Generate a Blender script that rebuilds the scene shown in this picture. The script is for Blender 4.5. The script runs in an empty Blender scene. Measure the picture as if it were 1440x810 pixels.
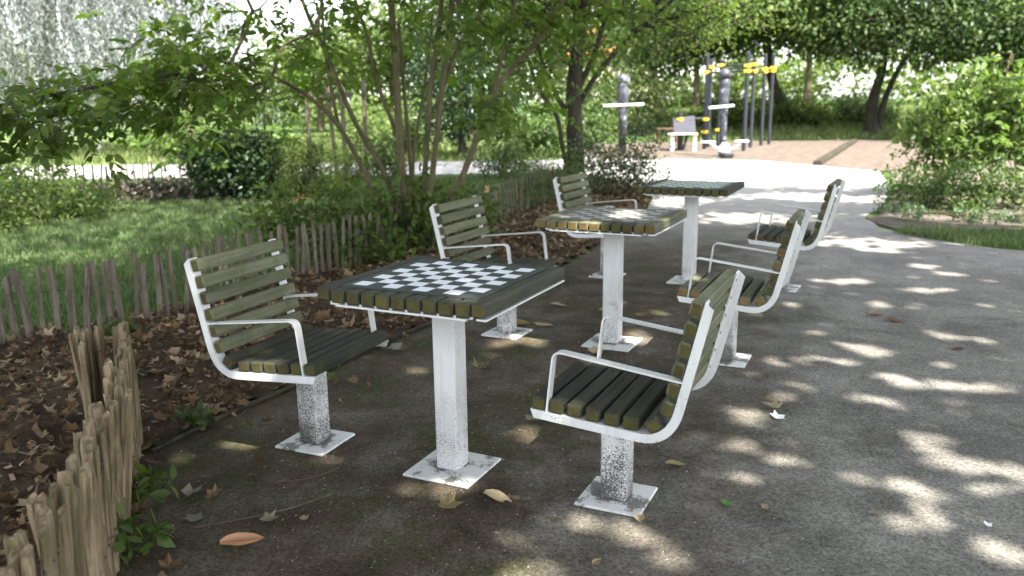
import bpy, bmesh, math, random
import numpy as np
from mathutils import Vector, Matrix
from mathutils.geometry import tessellate_polygon
random.seed(7)
RNG = np.random.default_rng(11)
S = bpy.context.scene
COL = S.collection
rad = math.radians

# ------------------------------------------------------------------ camera
FPX, PITCH, ROLL, CAMH = 1148.93, 0.2227, -0.01227, 1.3911
cam_d = bpy.data.cameras.new('camera')
cam_d.sensor_width = 36.0
cam_d.lens = FPX / 1440 * 36
cam_d.clip_start, cam_d.clip_end = 0.05, 2000
cam_d.dof.use_dof = True
cam_d.dof.focus_distance = 3.1
cam_d.dof.aperture_fstop = 2.8
cam = bpy.data.objects.new('camera', cam_d)
COL.objects.link(cam)
X0, U0 = Vector((1, 0, 0)), Vector((0, math.sin(PITCH), math.cos(PITCH)))
F0 = Vector((0, math.cos(PITCH), -math.sin(PITCH)))
XC = X0 * math.cos(ROLL) + U0 * math.sin(ROLL)
YC = U0 * math.cos(ROLL) - X0 * math.sin(ROLL)
cam.matrix_world = Matrix(((XC.x, YC.x, -F0.x, 0), (XC.y, YC.y, -F0.y, 0), (XC.z, YC.z, -F0.z, CAMH), (0, 0, 0, 1)))
S.camera = cam

# ------------------------------------------------------------------ sun and sky
ELEV = rad(55)
AZ = Vector((0.57, -0.82))
AZ.normalize()
SUN = Vector((AZ.x * math.cos(ELEV), AZ.y * math.cos(ELEV), math.sin(ELEV)))
w = bpy.data.worlds.new('World')
S.world = w
w.use_nodes = True
nt = w.node_tree
bg = nt.nodes['Background']
sky = nt.nodes.new('ShaderNodeTexSky')
sky.sky_type = 'NISHITA'
sky.sun_disc = False
sky.sun_elevation = ELEV
sky.sun_rotation = math.atan2(AZ.x, AZ.y)
sky.dust_density = 1.2
sky.air_density = 1.0
hs_ = nt.nodes.new('ShaderNodeHueSaturation')
hs_.inputs['Saturation'].default_value = 0.30
nt.links.new(sky.outputs[0], hs_.inputs['Color'])
nt.links.new(hs_.outputs[0], bg.inputs[0])
bg.inputs[1].default_value = 0.14
sl = bpy.data.lights.new('sun', 'SUN')
sl.energy = 5.0
sl.angle = rad(0.53)
sl.color = (1.0, 0.94, 0.84)
so = bpy.data.objects.new('sun', sl)
so.rotation_euler = SUN.to_track_quat('Z', 'Y').to_euler()
COL.objects.link(so)
S.view_settings.view_transform = 'Standard'
S.view_settings.look = 'None'
S.view_settings.gamma = 1.0
S.view_settings.exposure = 2.4
S.cycles.use_denoising = True
S.cycles.max_bounces = 8
S.cycles.diffuse_bounces = 4
S.cycles.transmission_bounces = 4
S.cycles.glossy_bounces = 2
S.cycles.sample_clamp_indirect = 6.0
S.cycles.use_adaptive_sampling = True
S.cycles.adaptive_threshold = 0.015

# ------------------------------------------------------------------ helpers: objects
def link(o, parent=None):
    COL.objects.link(o)
    if parent is not None:
        o.parent = parent
    return o

def tag(o, label=None, cat=None, group=None, kind=None):
    if label: o['label'] = label
    if cat: o['category'] = cat
    if group: o['group'] = group
    if kind: o['kind'] = kind
    return o

def thing(name, loc, label, cat, group=None, rz=0.0):
    o = bpy.data.objects.new(name, None)
    o.empty_display_size = 0.1
    o.location = loc
    o.rotation_euler = (0, 0, rz)
    tag(o, label, cat, group)
    return link(o)

def copy_tree(o, parent=None):
    c = link(o.copy(), parent)
    if parent is not None:
        c.matrix_parent_inverse = o.matrix_parent_inverse.copy()
    for ch in list(o.children):
        copy_tree(ch, c)
    return c

def mk(name, V, F, mats, parent=None, fm=None, smooth=False):
    me = bpy.data.meshes.new(name)
    me.from_pydata([tuple(v) for v in V], [], [tuple(f) for f in F])
    for m in (mats if isinstance(mats, (list, tuple)) else [mats]):
        me.materials.append(m)
    if fm is not None:
        me.polygons.foreach_set('material_index', np.array(fm, dtype=np.int32))
    if smooth:
        me.polygons.foreach_set('use_smooth', np.ones(len(F), dtype=bool))
    me.update()
    return me

def obj(name, me, parent=None, loc=None, rot=None, scale=None):
    o = bpy.data.objects.new(name, me)
    if loc is not None: o.location = loc
    if rot is not None: o.rotation_euler = rot
    if scale is not None: o.scale = scale
    return link(o, parent)

def mesh_np(name, V, F, mat, smooth=False):
    """fast mesh from numpy arrays, all faces with the same number of corners"""
    me = bpy.data.meshes.new(name)
    V = np.asarray(V, dtype=np.float32); F = np.asarray(F, dtype=np.int32)
    nf, q = F.shape
    me.vertices.add(len(V)); me.vertices.foreach_set('co', V.ravel())
    me.loops.add(nf * q); me.loops.foreach_set('vertex_index', F.ravel())
    me.polygons.add(nf)
    me.polygons.foreach_set('loop_start', np.arange(0, nf * q, q, dtype=np.int32))
    me.polygons.foreach_set('loop_total', np.full(nf, q, dtype=np.int32))
    if smooth:
        me.polygons.foreach_set('use_smooth', np.ones(nf, dtype=bool))
    me.update(calc_edges=True)
    me.validate()
    me.materials.append(mat)
    return me

class MB:
    def __init__(s): s.V = []; s.F = []; s.M = []
    def add(s, V, F, m=0):
        n = len(s.V)
        s.V += [tuple(v) for v in V]
        s.F += [tuple(i + n for i in f) for f in F]
        s.M += [m] * len(F)
    def box(s, c, d, m=0, rz=0.0):
        x, y, z = (v / 2 for v in d)
        cs, sn = math.cos(rz), math.sin(rz)
        V = []
        for a, b, e in ((-1,-1,-1),(1,-1,-1),(1,1,-1),(-1,1,-1),(-1,-1,1),(1,-1,1),(1,1,1),(-1,1,1)):
            px, py = a * x, b * y
            V.append((c[0] + cs * px - sn * py, c[1] + sn * px + cs * py, c[2] + e * z))
        s.add(V, [(0,3,2,1),(4,5,6,7),(0,1,5,4),(1,2,6,5),(2,3,7,6),(3,0,4,7)], m)
    def tube(s, pts, rs, n=8, m=0, cap=True):
        V, F = tube(pts, rs, n, cap)
        s.add(V, F, m)
    def build(s, name, mats, parent=None, smooth=False):
        return obj(name, mk(name, s.V, s.F, mats, fm=s.M, smooth=smooth), parent)

def tube(pts, rs, n=8, cap=True):
    pts = [Vector(p) for p in pts]
    if not isinstance(rs, (list, tuple)): rs = [rs] * len(pts)
    V, F = [], []
    ref = None
    for i, p in enumerate(pts):
        t = (pts[min(i + 1, len(pts) - 1)] - pts[max(i - 1, 0)]).normalized()
        if ref is None:
            ref = t.cross(Vector((0, 0, 1)))
            if ref.length < 0.05: ref = t.cross(Vector((1, 0, 0)))
        a = (ref - t * ref.dot(t)).normalized()
        ref = a
        b = t.cross(a)
        for k in range(n):
            an = 2 * math.pi * k / n
            V.append(p + (a * math.cos(an) + b * math.sin(an)) * rs[i])
    for i in range(len(pts) - 1):
        for k in range(n):
            k2 = (k + 1) % n
            F.append((i * n + k, i * n + k2, (i + 1) * n + k2, (i + 1) * n + k))
    if cap:
        F.append(tuple(range(n - 1, -1, -1)))
        F.append(tuple((len(pts) - 1) * n + k for k in range(n)))
    return V, F

def chamfer_box(d, c, jit=0.0, rng=random):
    """box with chamfered edges; returns V, F, face tag (0 side, 1 end faces along x)"""
    hx, hy, hz = (v / 2 for v in d)
    V, idx = [], {}
    for sx in (-1, 1):
        for sy in (-1, 1):
            for sz in (-1, 1):
                for ax in range(3):
                    h = [hx - c, hy - c, hz - c]
                    h[ax] += c
                    idx[(sx, sy, sz, ax)] = len(V)
                    V.append((sx * h[0] + rng.uniform(-jit, jit), sy * h[1] + rng.uniform(-jit, jit), sz * h[2] + rng.uniform(-jit, jit)))
    F, T = [], []
    def put(f, t):
        ctr = sum((Vector(V[i]) for i in f), Vector()) / len(f)
        n = (Vector(V[f[1]]) - Vector(V[f[0]])).cross(Vector(V[f[2]]) - Vector(V[f[0]]))
        F.append(tuple(f) if n.dot(ctr) > 0 else tuple(reversed(f))); T.append(t)
    for ax in range(3):
        o = [a for a in range(3) if a != ax]
        for s in (-1, 1):
            q = []
            for a, b in ((-1,-1),(1,-1),(1,1),(-1,1)):
                k = [0, 0, 0]; k[ax] = s; k[o[0]] = a; k[o[1]] = b
                q.append(idx[(k[0], k[1], k[2], ax)])
            put(q, 1 if ax == 0 else 0)
    for ax in range(3):                      # edges parallel to ax
        o = [a for a in range(3) if a != ax]
        for a in (-1, 1):
            for b in (-1, 1):
                q = []
                for s, which in ((-1, o[0]), (1, o[0]), (1, o[1]), (-1, o[1])):
                    k = [0, 0, 0]; k[ax] = s; k[o[0]] = a; k[o[1]] = b
                    q.append(idx[(k[0], k[1], k[2], which)])
                put(q, 0)
    for sx in (-1, 1):
        for sy in (-1, 1):
            for sz in (-1, 1):
                put([idx[(sx, sy, sz, a)] for a in range(3)], 1)
    return V, F, T

# ------------------------------------------------------------------ helpers: materials
class NT:
    def __init__(s, name):
        s.m = bpy.data.materials.new(name)
        s.m.use_nodes = True
        s.t = s.m.node_tree
        s.b = s.t.nodes['Principled BSDF']
        s.out = s.t.nodes['Material Output']
    def n(s, typ, **kw):
        nd = s.t.nodes.new('ShaderNode' + typ)
        for k, v in kw.items():
            if hasattr(nd, k) and k not in ('color',): setattr(nd, k, v)
        return nd
    def l(s, a, b): s.t.links.new(a, b)
    def val(s, sock, v):
        if isinstance(v, bpy.types.NodeSocket): s.l(v, sock)
        else: sock.default_value = v
    def noise(s, vec, scale, detail=4, rough=0.55, dist=0.0):
        nd = s.n('TexNoise')
        if vec is not None: s.l(vec, nd.inputs['Vector'])
        nd.inputs['Scale'].default_value = scale
        nd.inputs['Detail'].default_value = detail
        nd.inputs['Roughness'].default_value = rough
        nd.inputs['Distortion'].default_value = dist
        return nd.outputs[0]
    def ramp(s, fac, stops, interp='LINEAR'):
        nd = s.n('ValToRGB')
        e = nd.color_ramp.elements
        nd.color_ramp.interpolation = interp
        while len(e) < len(stops): e.new(0.5)
        for el, (p, c) in zip(e, stops):
            el.position = p
            el.color = (c, c, c, 1) if isinstance(c, (int, float)) else (c[0], c[1], c[2], 1)
        s.l(fac, nd.inputs[0])
        return nd.outputs[0]
    def mix(s, f, a, b, blend='MIX'):
        nd = s.n('Mix'); nd.data_type = 'RGBA'; nd.blend_type = blend
        s.val(nd.inputs[0], f)
        for k, v in ((6, a), (7, b)):
            if isinstance(v, tuple): v = (v[0], v[1], v[2], 1)
            s.val(nd.inputs[k], v)
        return nd.outputs[2]
    def math(s, op, a, b=0.0, clamp=False):
        nd = s.n('Math'); nd.operation = op; nd.use_clamp = clamp
        s.val(nd.inputs[0], a); s.val(nd.inputs[1], b)
        return nd.outputs[0]
    def mapping(s, vec, scale):
        nd = s.n('Mapping'); nd.inputs['Scale'].default_value = scale
        s.l(vec, nd.inputs['Vector'])
        return nd.outputs[0]
    def coord(s, which='Object'): return s.n('TexCoord').outputs[which]
    def xyz(s, v):
        nd = s.n('SeparateXYZ'); s.l(v, nd.inputs[0]); return nd.outputs
    def bump(s, h, strength=0.3, dist=0.01):
        nd = s.n('Bump'); nd.inputs['Strength'].default_value = strength
        nd.inputs['Distance'].default_value = dist
        s.l(h, nd.inputs['Height']); s.l(nd.outputs[0], s.b.inputs['Normal'])
    def done(s, col, rough=0.7, spec=0.3, metal=0.0):
        s.val(s.b.inputs['Base Color'], (col[0], col[1], col[2], 1) if isinstance(col, tuple) else col)
        s.val(s.b.inputs['Roughness'], rough)
        s.val(s.b.inputs['Specular IOR Level'], spec)
        s.b.inputs['Metallic'].default_value = metal
        return s.m
    def rnd(s):
        a = s.n('NewGeometry').outputs['Random Per Island']
        b = s.n('ObjectInfo').outputs['Random']
        return s.math('FRACT', s.math('ADD', a, b))
    def shifted(s):
        """object coordinates shifted by a per-object random, so shared meshes do not repeat"""
        c = s.coord('Object')
        r = s.n('ObjectInfo').outputs['Random']
        nd = s.n('VectorMath'); nd.operation = 'ADD'
        s.l(c, nd.inputs[0])
        cb = s.n('CombineXYZ')
        for k, m in enumerate((37.0, 91.0, 53.0)): s.l(s.math('MULTIPLY', r, m), cb.inputs[k])
        s.l(cb.outputs[0], nd.inputs[1])
        return nd.outputs[0]

def leaf_mat(name, a, b, c=None, trans=0.45, warm=1.25, rough=0.5, spec=0.25):
    t = NT(name)
    r = t.rnd()
    st = [(0.0, a), (0.6, b)] + ([(1.0, c)] if c else [])
    col = t.ramp(r, st)
    n = t.noise(t.coord('Object'), 1.3, 2)
    col = t.mix(t.math('MULTIPLY', n, 0.5), col, t.mix(1.0, col, (1.2, 1.15, 0.95), 'MULTIPLY'))
    t.done(col, rough, spec)
    if trans > 0:
        tr = t.n('BsdfTranslucent')
        t.l(t.mix(1.0, col, (warm * 1.0, warm * 1.15, warm * 0.45), 'MULTIPLY'), tr.inputs[0])
        mx = t.n('MixShader'); mx.inputs[0].default_value = trans
        t.l(t.b.outputs[0], mx.inputs[1]); t.l(tr.outputs[0], mx.inputs[2])
        t.l(mx.outputs[0], t.out.inputs[0])
    return t.m

def wood_mat(name, base, dark, moss, mossamt=0.5, streak=(3, 40, 40)):
    t = NT(name)
    v = t.shifted()
    g = t.noise(t.mapping(v, streak), 1.0, 5, 0.6, 0.4)
    col = t.ramp(g, [(0.3, dark), (0.62, base)])
    r = t.n('ObjectInfo').outputs['Random']
    col = t.mix(t.math('MULTIPLY', r, 0.75), col, t.mix(1.0, col, (0.55, 0.57, 0.58), 'MULTIPLY'))
    m = t.ramp(t.noise(v, 9, 5, 0.65), [(0.62 - mossamt * 0.25, 0.0), (0.78 - mossamt * 0.15, 1.0)])
    col = t.mix(t.math('MULTIPLY', m, 0.75), col, moss)
    fine = t.noise(v, 160, 3)
    col = t.mix(t.ramp(fine, [(0.45, 0.0), (0.75, 0.55)]), col, t.mix(1.0, col, (0.5, 0.5, 0.5), 'MULTIPLY'))
    scr = t.ramp(t.noise(t.mapping(v, (6, 25, 25)), 1.0, 6, 0.7), [(0.66, 0.0), (0.74, 1.0)])
    col = t.mix(t.math('MULTIPLY', scr, 0.35), col, (0.2, 0.2, 0.16))
    t.bump(t.math('ADD', t.math('MULTIPLY', g, 1.0), t.math('MULTIPLY', fine, 0.3)), 0.5, 0.004)
    return t.done(col, 0.8, 0.2)

def paint_mat(name, grime_h, amount):
    """white powder-coated steel with speckled black grime, thickest in the splash zone near the ground"""
    t = NT(name)
    v = t.shifted()
    wz = t.xyz(t.coord('Object'))[2]
    sp = t.noise(v, 230, 3, 0.75)
    big = t.noise(v, 9, 4, 0.6)
    lo = t.math('SUBTRACT', 1.0, t.math('DIVIDE', wz, grime_h), True)
    k = t.math('ADD', t.math('MULTIPLY', lo, amount), t.math('MULTIPLY', t.math('SUBTRACT', big, 0.5), 0.34))
    thr = t.math('ADD', t.math('SUBTRACT', sp, 0.64), k)
    f = t.ramp(thr, [(0.0, 0.0), (0.05, 0.92)])
    base = t.ramp(t.noise(v, 5, 4), [(0.35, (0.50, 0.505, 0.505)), (0.65, (0.57, 0.575, 0.572))])
    st = t.ramp(t.noise(t.mapping(v, (34, 34, 4)), 1.0, 5, 0.65), [(0.52, 0.0), (0.72, 0.6)])
    base = t.mix(st, base, (0.40, 0.395, 0.35))
    chip = t.ramp(t.noise(v, 26, 6, 0.7), [(0.70, 0.0), (0.74, 0.8)])
    base = t.mix(chip, base, (0.16, 0.145, 0.12))
    col = t.mix(f, base, (0.022, 0.022, 0.018))
    t.bump(sp, 0.12, 0.002)
    return t.done(col, 0.45, 0.4)

def plain(name, col, rough=0.6, spec=0.3, var=0.25, scale=12, metal=0.0):
    t = NT(name)
    n = t.noise(t.shifted(), scale, 5, 0.6)
    c2 = tuple(c * (1 - var) for c in col); c3 = tuple(min(1, c * (1 + var)) for c in col)
    t.bump(n, 0.15, 0.004)
    return t.done(t.ramp(n, [(0.3, c2), (0.7, c3)]), rough, spec, metal)

M = {}
M['wood'] = wood_mat('weathered_wood', (0.150, 0.152, 0.098), (0.080, 0.083, 0.050), (0.075, 0.085, 0.028), 0.5)
M['wood_top'] = wood_mat('dark_wood', (0.060, 0.060, 0.043), (0.028, 0.028, 0.021), (0.055, 0.064, 0.020), 0.4)
M['end'] = wood_mat('end_grain', (0.088, 0.072, 0.024), (0.045, 0.037, 0.014), (0.062, 0.070, 0.016), 0.7, (20, 20, 20))
M['end_sunlit'] = wood_mat('end_grain_sunlit', (0.19, 0.120, 0.046), (0.095, 0.060, 0.022), (0.10, 0.085, 0.022), 0.4, (20, 20, 20))  # lit copy of the end grain: sunshine put into the colour
M['paint'] = paint_mat('white_paint', 0.50, 0.02)
M['paint_post'] = paint_mat('white_paint_post', 0.42, 0.115)
M['paint_chairpost'] = paint_mat('white_paint_chair_post', 0.50, 0.225)
M['paint_plate'] = paint_mat('white_paint_plate', 0.05, 0.10)
M['screw'] = plain('screw_steel', (0.05, 0.05, 0.05), 0.5, 0.5)

def plate_mat():
    t = NT('white_base_plate')
    c = t.coord('Object')
    v = t.shifted()
    ln = t.n('VectorMath'); ln.operation = 'LENGTH'
    t.l(t.mapping(c, (1, 1, 0)), ln.inputs[0])
    d = ln.outputs['Value']
    big = t.noise(v, 11, 5, 0.6)
    sp = t.noise(v, 150, 4, 0.7)
    ring = t.math('SUBTRACT', 0.20, d)
    k = t.math('ADD', t.math('MULTIPLY', ring, 1.7), t.math('MULTIPLY', t.math('SUBTRACT', big, 0.5), 1.3))
    k = t.math('ADD', k, t.math('MULTIPLY', t.math('SUBTRACT', sp, 0.5), 0.55))
    f = t.ramp(k, [(0.17, 0.0), (0.27, 0.9)])
    col = t.mix(f, (0.54, 0.545, 0.535), t.ramp(big, [(0.3, (0.05, 0.047, 0.04)), (0.7, (0.11, 0.10, 0.085))]))
    t.bump(k, 0.2, 0.002)
    return t.done(col, 0.6, 0.3)
M['plate'] = plate_mat()

def board_mat(name, white, black, wear, tint):
    t = NT(name)
    c = t.coord('Object')
    o = t.xyz(c)
    sq = 0.0617
    def par(s, off): return t.math('FLOOR', t.math('DIVIDE', t.math('ADD', s, off), sq))
    s = t.math('ADD', par(o[0], sq * 4), par(o[1], sq * 4))
    chk = t.math('PINGPONG', s, 1.0)
    inside = t.math('MULTIPLY', t.math('LESS_THAN', t.math('ABSOLUTE', o[0]), sq * 4), t.math('LESS_THAN', t.math('ABSOLUTE', o[1]), sq * 4))
    v = t.shifted()
    n1 = t.noise(v, 14, 6, 0.65)
    n2 = t.noise(t.mapping(v, (60, 8, 8)), 1.0, 5, 0.6)
    wh = t.ramp(n1, [(0.3, tuple(a * 0.82 for a in white)), (0.7, white)])
    wf = t.math('MULTIPLY', t.ramp(t.math('ADD', t.math('MULTIPLY', n1, 0.6), t.math('MULTIPLY', n2, 0.4)), [(0.5 - wear * 0.15, 0.0), (0.60, 1.0)]), wear)
    wh = t.mix(wf, wh, tint)
    bl = t.ramp(n1, [(0.35, black), (0.75, tuple(a * 2.2 for a in black))])
    whitef = t.math('MULTIPLY', t.math('SUBTRACT', 1.0, chk), inside)
    col = t.mix(whitef, bl, wh)
    grit = t.ramp(t.noise(v, 220, 3, 0.7), [(0.60, 0.0), (0.72, 0.5)])
    col = t.mix(grit, col, (0.07, 0.068, 0.055))
    t.bump(n2, 0.15, 0.002)
    return t.done(col, 0.68, 0.3)
M['board1'] = board_mat('chess_board_paint', (0.72, 0.75, 0.80), (0.018, 0.024, 0.022), 0.25, (0.42, 0.43, 0.40))
M['board2'] = board_mat('chess_board_worn', (0.44, 0.44, 0.43), (0.06, 0.06, 0.05), 0.85, (0.17, 0.165, 0.145))
M['board3'] = board_mat('chess_board_green', (0.55, 0.62, 0.57), (0.05, 0.075, 0.062), 0.4, (0.32, 0.36, 0.32))

def path_mat():
    t = NT('compacted_grit_path')
    c = t.coord('Object')
    o = t.xyz(c)
    big = t.noise(c, 0.55, 5, 0.6)
    mid = t.noise(c, 3.2, 6, 0.62)
    fine = t.noise(c, 95, 4, 0.75)
    grit = t.n('TexVoronoi'); grit.inputs['Scale'].default_value = 240
    t.l(c, grit.inputs['Vector'])
    # mossy damp soil left of a line that wanders along the tables, clean grit right of it; further on paler, sunlight put into the colour
    edge = t.math('ADD', t.math('SUBTRACT', o[0], t.math('MULTIPLY', o[1], 0.36)), t.math('MULTIPLY', t.math('SUBTRACT', big, 0.5), 3.0))
    edge = t.math('ADD', edge, t.math('MULTIPLY', t.math('SUBTRACT', mid, 0.5), 1.4))
    clean = t.ramp(t.math('ADD', t.math('MULTIPLY', edge, 0.42), 0.62), [(0.25, 0.0), (0.75, 1.0)])
    far = t.ramp(t.math('MULTIPLY', t.math('SUBTRACT', o[1], 5.0), 0.11), [(0.0, 0.0), (1.0, 1.0)])
    grey = t.ramp(mid, [(0.3, (0.138, 0.131, 0.117)), (0.7, (0.208, 0.199, 0.181))])
    stain = t.ramp(t.noise(c, 1.15, 7, 0.72, 0.8), [(0.40, 0.62), (0.56, 1.0), (0.72, 1.16)])
    grey = t.mix(1.0, grey, stain, 'MULTIPLY')
    pale = t.ramp(mid, [(0.3, (0.27, 0.26, 0.25)), (0.7, (0.37, 0.355, 0.345))])
    grey = t.mix(far, grey, pale)
    soil = t.ramp(mid, [(0.30, (0.028, 0.022, 0.015)), (0.47, (0.060, 0.046, 0.032)), (0.60, (0.084, 0.073, 0.057)), (0.74, (0.125, 0.12, 0.105))])
    moss = t.ramp(t.noise(c, 2.1, 6, 0.7), [(0.47, 0.0), (0.62, 0.8)])
    soil = t.mix(moss, soil, (0.040, 0.042, 0.015))
    clean = t.math('MAXIMUM', clean, t.ramp(far, [(0.25, 0.0), (0.6, 1.0)]))
    col = t.mix(clean, soil, grey)
    sp = t.ramp(fine, [(0.34, 0.4), (0.5, 1.0), (0.68, 1.7)])
    col = t.mix(1.0, col, sp, 'MULTIPLY')
    st = t.ramp(grit.outputs['Distance'], [(0.10, 1.0), (0.22, 0.0)])
    pick = t.n('TexWhiteNoise'); t.l(grit.outputs['Position'], pick.inputs['Vector'])
    st = t.math('MULTIPLY', st, t.math('GREATER_THAN', pick.outputs['Value'], 0.86))
    col = t.mix(t.math('MULTIPLY', st, 0.8), col, (0.40, 0.38, 0.33))
    t.bump(t.math('ADD', t.math('MULTIPLY', fine, 0.8), t.math('MULTIPLY', mid, 1.5)), 0.55, 0.006)
    return t.done(col, 0.9, 0.15)
M['path'] = path_mat()

def soil_mat(name, a, b, c, sc=6):
    t = NT(name)
    o = t.coord('Object')
    n = t.noise(o, sc, 8, 0.7)
    f = t.noise(o, sc * 14, 4, 0.7)
    col = t.ramp(t.math('ADD', t.math('MULTIPLY', n, 0.6), t.math('MULTIPLY', f, 0.4)), [(0.35, a), (0.5, b), (0.66, c)])
    t.bump(f, 0.7, 0.01)
    return t.done(col, 0.95, 0.1)
M['soil'] = soil_mat('leaf_mould', (0.020, 0.014, 0.010), (0.055, 0.038, 0.025), (0.12, 0.085, 0.055))
M['chips'] = soil_mat('bark_chips', (0.050, 0.039, 0.031), (0.10, 0.080, 0.066), (0.19, 0.160, 0.138), 4)  # chips darkened to stand in for tree shade over the playground
M['turf'] = soil_mat('turf', (0.022, 0.040, 0.010), (0.045, 0.085, 0.020), (0.085, 0.13, 0.035), 3)
M['meadow'] = soil_mat('meadow', (0.05, 0.09, 0.02), (0.09, 0.14, 0.035), (0.15, 0.18, 0.06), 1.5)

def bark_mat(name, a, b, sc=(14, 14, 3)):
    t = NT(name)
    v = t.coord('Object')
    n = t.noise(t.mapping(v, sc), 1.0, 7, 0.65, 0.6)
    f = t.noise(v, 55, 5, 0.7)
    col = t.ramp(n, [(0.32, a), (0.68, b)])
    m = t.ramp(t.noise(v, 3.0, 4), [(0.5, 0.0), (0.65, 0.6)])
    col = t.mix(m, col, (0.06, 0.07, 0.03))
    col = t.mix(t.ramp(f, [(0.4, 0.0), (0.7, 0.5)]), col, t.mix(1.0, col, (0.45, 0.45, 0.45), 'MULTIPLY'))
    t.bump(t.math('ADD', n, t.math('MULTIPLY', f, 0.4)), 0.7, 0.012)
    return t.done(col, 0.85, 0.15)
M['bark'] = bark_mat('smooth_grey_bark', (0.075, 0.062, 0.034), (0.165, 0.138, 0.080))
M['bark_dark'] = bark_mat('dark_bark', (0.022, 0.019, 0.015), (0.065, 0.055, 0.042))
M['bark_mid'] = bark_mat('brown_bark', (0.05, 0.04, 0.026), (0.12, 0.098, 0.062))

def picket_mat(name, a, b, c):
    t = NT(name)
    v = t.shifted()
    n = t.noise(t.mapping(v, (45, 45, 4)), 1.0, 6, 0.68, 0.5)
    col = t.ramp(n, [(0.3, a), (0.5, b), (0.7, c)])
    r = t.n('ObjectInfo').outputs['Random']
    col = t.mix(t.math('MULTIPLY', r, 0.6), col, t.mix(1.0, col, (0.5, 0.5, 0.55), 'MULTIPLY'))
    m = t.ramp(t.noise(v, 8, 5), [(0.52, 0.0), (0.68, 0.7)])
    col = t.mix(m, col, (0.075, 0.08, 0.035))
    t.bump(n, 0.8, 0.008)
    return t.done(col, 0.9, 0.1)
M['picket'] = picket_mat('grey_chestnut', (0.06, 0.048, 0.036), (0.135, 0.112, 0.088), (0.22, 0.19, 0.155))
M['picket_tan'] = picket_mat('tan_chestnut', (0.060, 0.042, 0.024), (0.19, 0.145, 0.088), (0.37, 0.30, 0.20))
M['wire'] = plain('rusty_wire', (0.06, 0.055, 0.05), 0.6, 0.4)

# foliage
M['lf_centre'] = leaf_mat('leaf_centre_tree', (0.058, 0.096, 0.022), (0.090, 0.135, 0.032), (0.135, 0.18, 0.05), 0.6)
M['lf_dark'] = leaf_mat('leaf_dark_tree', (0.044, 0.074, 0.020), (0.075, 0.114, 0.030), (0.115, 0.155, 0.045), 0.52)
M['lf_shade'] = leaf_mat('leaf_painted_shade', (0.030, 0.056, 0.021), (0.050, 0.086, 0.029), (0.095, 0.135, 0.055), 0.38)  # darker leaf colour stands in for shade on the spreading right-hand crown
M['lf_ever'] = leaf_mat('leaf_evergreen', (0.014, 0.034, 0.014), (0.026, 0.055, 0.020), (0.045, 0.08, 0.03), 0.2, rough=0.35, spec=0.5)
M['lf_plane'] = leaf_mat('leaf_plane_tree', (0.04, 0.08, 0.015), (0.06, 0.11, 0.02), (0.09, 0.13, 0.03), 0.35)
M['lf_bright'] = leaf_mat('leaf_bright', (0.070, 0.11, 0.032), (0.105, 0.15, 0.05), (0.16, 0.20, 0.085), 0.45)
M['lf_bush'] = leaf_mat('leaf_bush', (0.045, 0.080, 0.026), (0.10, 0.15, 0.048), (0.20, 0.245, 0.10), 0.42)
M['lf_mid'] = leaf_mat('leaf_mid', (0.04, 0.075, 0.024), (0.065, 0.105, 0.035), (0.105, 0.14, 0.055), 0.40)
M['lf_blue'] = leaf_mat('leaf_blue_green', (0.045, 0.085, 0.05), (0.08, 0.13, 0.075), (0.13, 0.18, 0.10), 0.35)
M['lf_willow'] = leaf_mat('leaf_willow', (0.075, 0.092, 0.092), (0.12, 0.14, 0.138), (0.21, 0.235, 0.228), 0.25, 1.0)
M['lf_pinnate'] = leaf_mat('leaf_pinnate', (0.055, 0.105, 0.024), (0.085, 0.14, 0.035), (0.12, 0.175, 0.055), 0.5)
M['lf_red'] = leaf_mat('flower_red', (0.45, 0.03, 0.02), (0.55, 0.06, 0.03), (0.6, 0.5, 0.4), 0.3, 1.0)
M['lf_bramble'] = leaf_mat('leaf_bramble', (0.03, 0.055, 0.022), (0.055, 0.085, 0.04), (0.14, 0.15, 0.13), 0.35)
M['grass'] = leaf_mat('grass_blade', (0.055, 0.088, 0.036), (0.085, 0.125, 0.055), (0.17, 0.20, 0.12), 0.35)
M['grass_far'] = leaf_mat('grass_far_blade', (0.085, 0.12, 0.04), (0.12, 0.16, 0.06), (0.19, 0.22, 0.10), 0.35)
M['lit_brown'] = leaf_mat('dry_leaf', (0.062, 0.040, 0.025), (0.14, 0.090, 0.054), (0.28, 0.215, 0.155), 0.12, 1.0, 0.75, 0.15)
M['lit_orange'] = leaf_mat('orange_leaf', (0.36, 0.19, 0.11), (0.40, 0.22, 0.13), None, 0.2, 1.0, 0.6)
M['lit_yellow'] = leaf_mat('yellow_leaf', (0.155, 0.135, 0.060), (0.19, 0.16, 0.075), None, 0.2, 1.0, 0.6)
M['lit_tan'] = leaf_mat('tan_leaf', (0.24, 0.18, 0.11), (0.32, 0.26, 0.17), None, 0.15, 1.0, 0.7)
M['lit_grey'] = leaf_mat('grey_leaf', (0.105, 0.098, 0.072), (0.16, 0.15, 0.115), None, 0.15, 1.0, 0.7)
M['lit_green'] = leaf_mat('fallen_green_leaf', (0.06, 0.16, 0.03), (0.09, 0.20, 0.04), None, 0.3, 1.2, 0.5)
M['paper'] = plain('paper_scrap', (0.75, 0.76, 0.78), 0.7, 0.2, 0.08)

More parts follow.
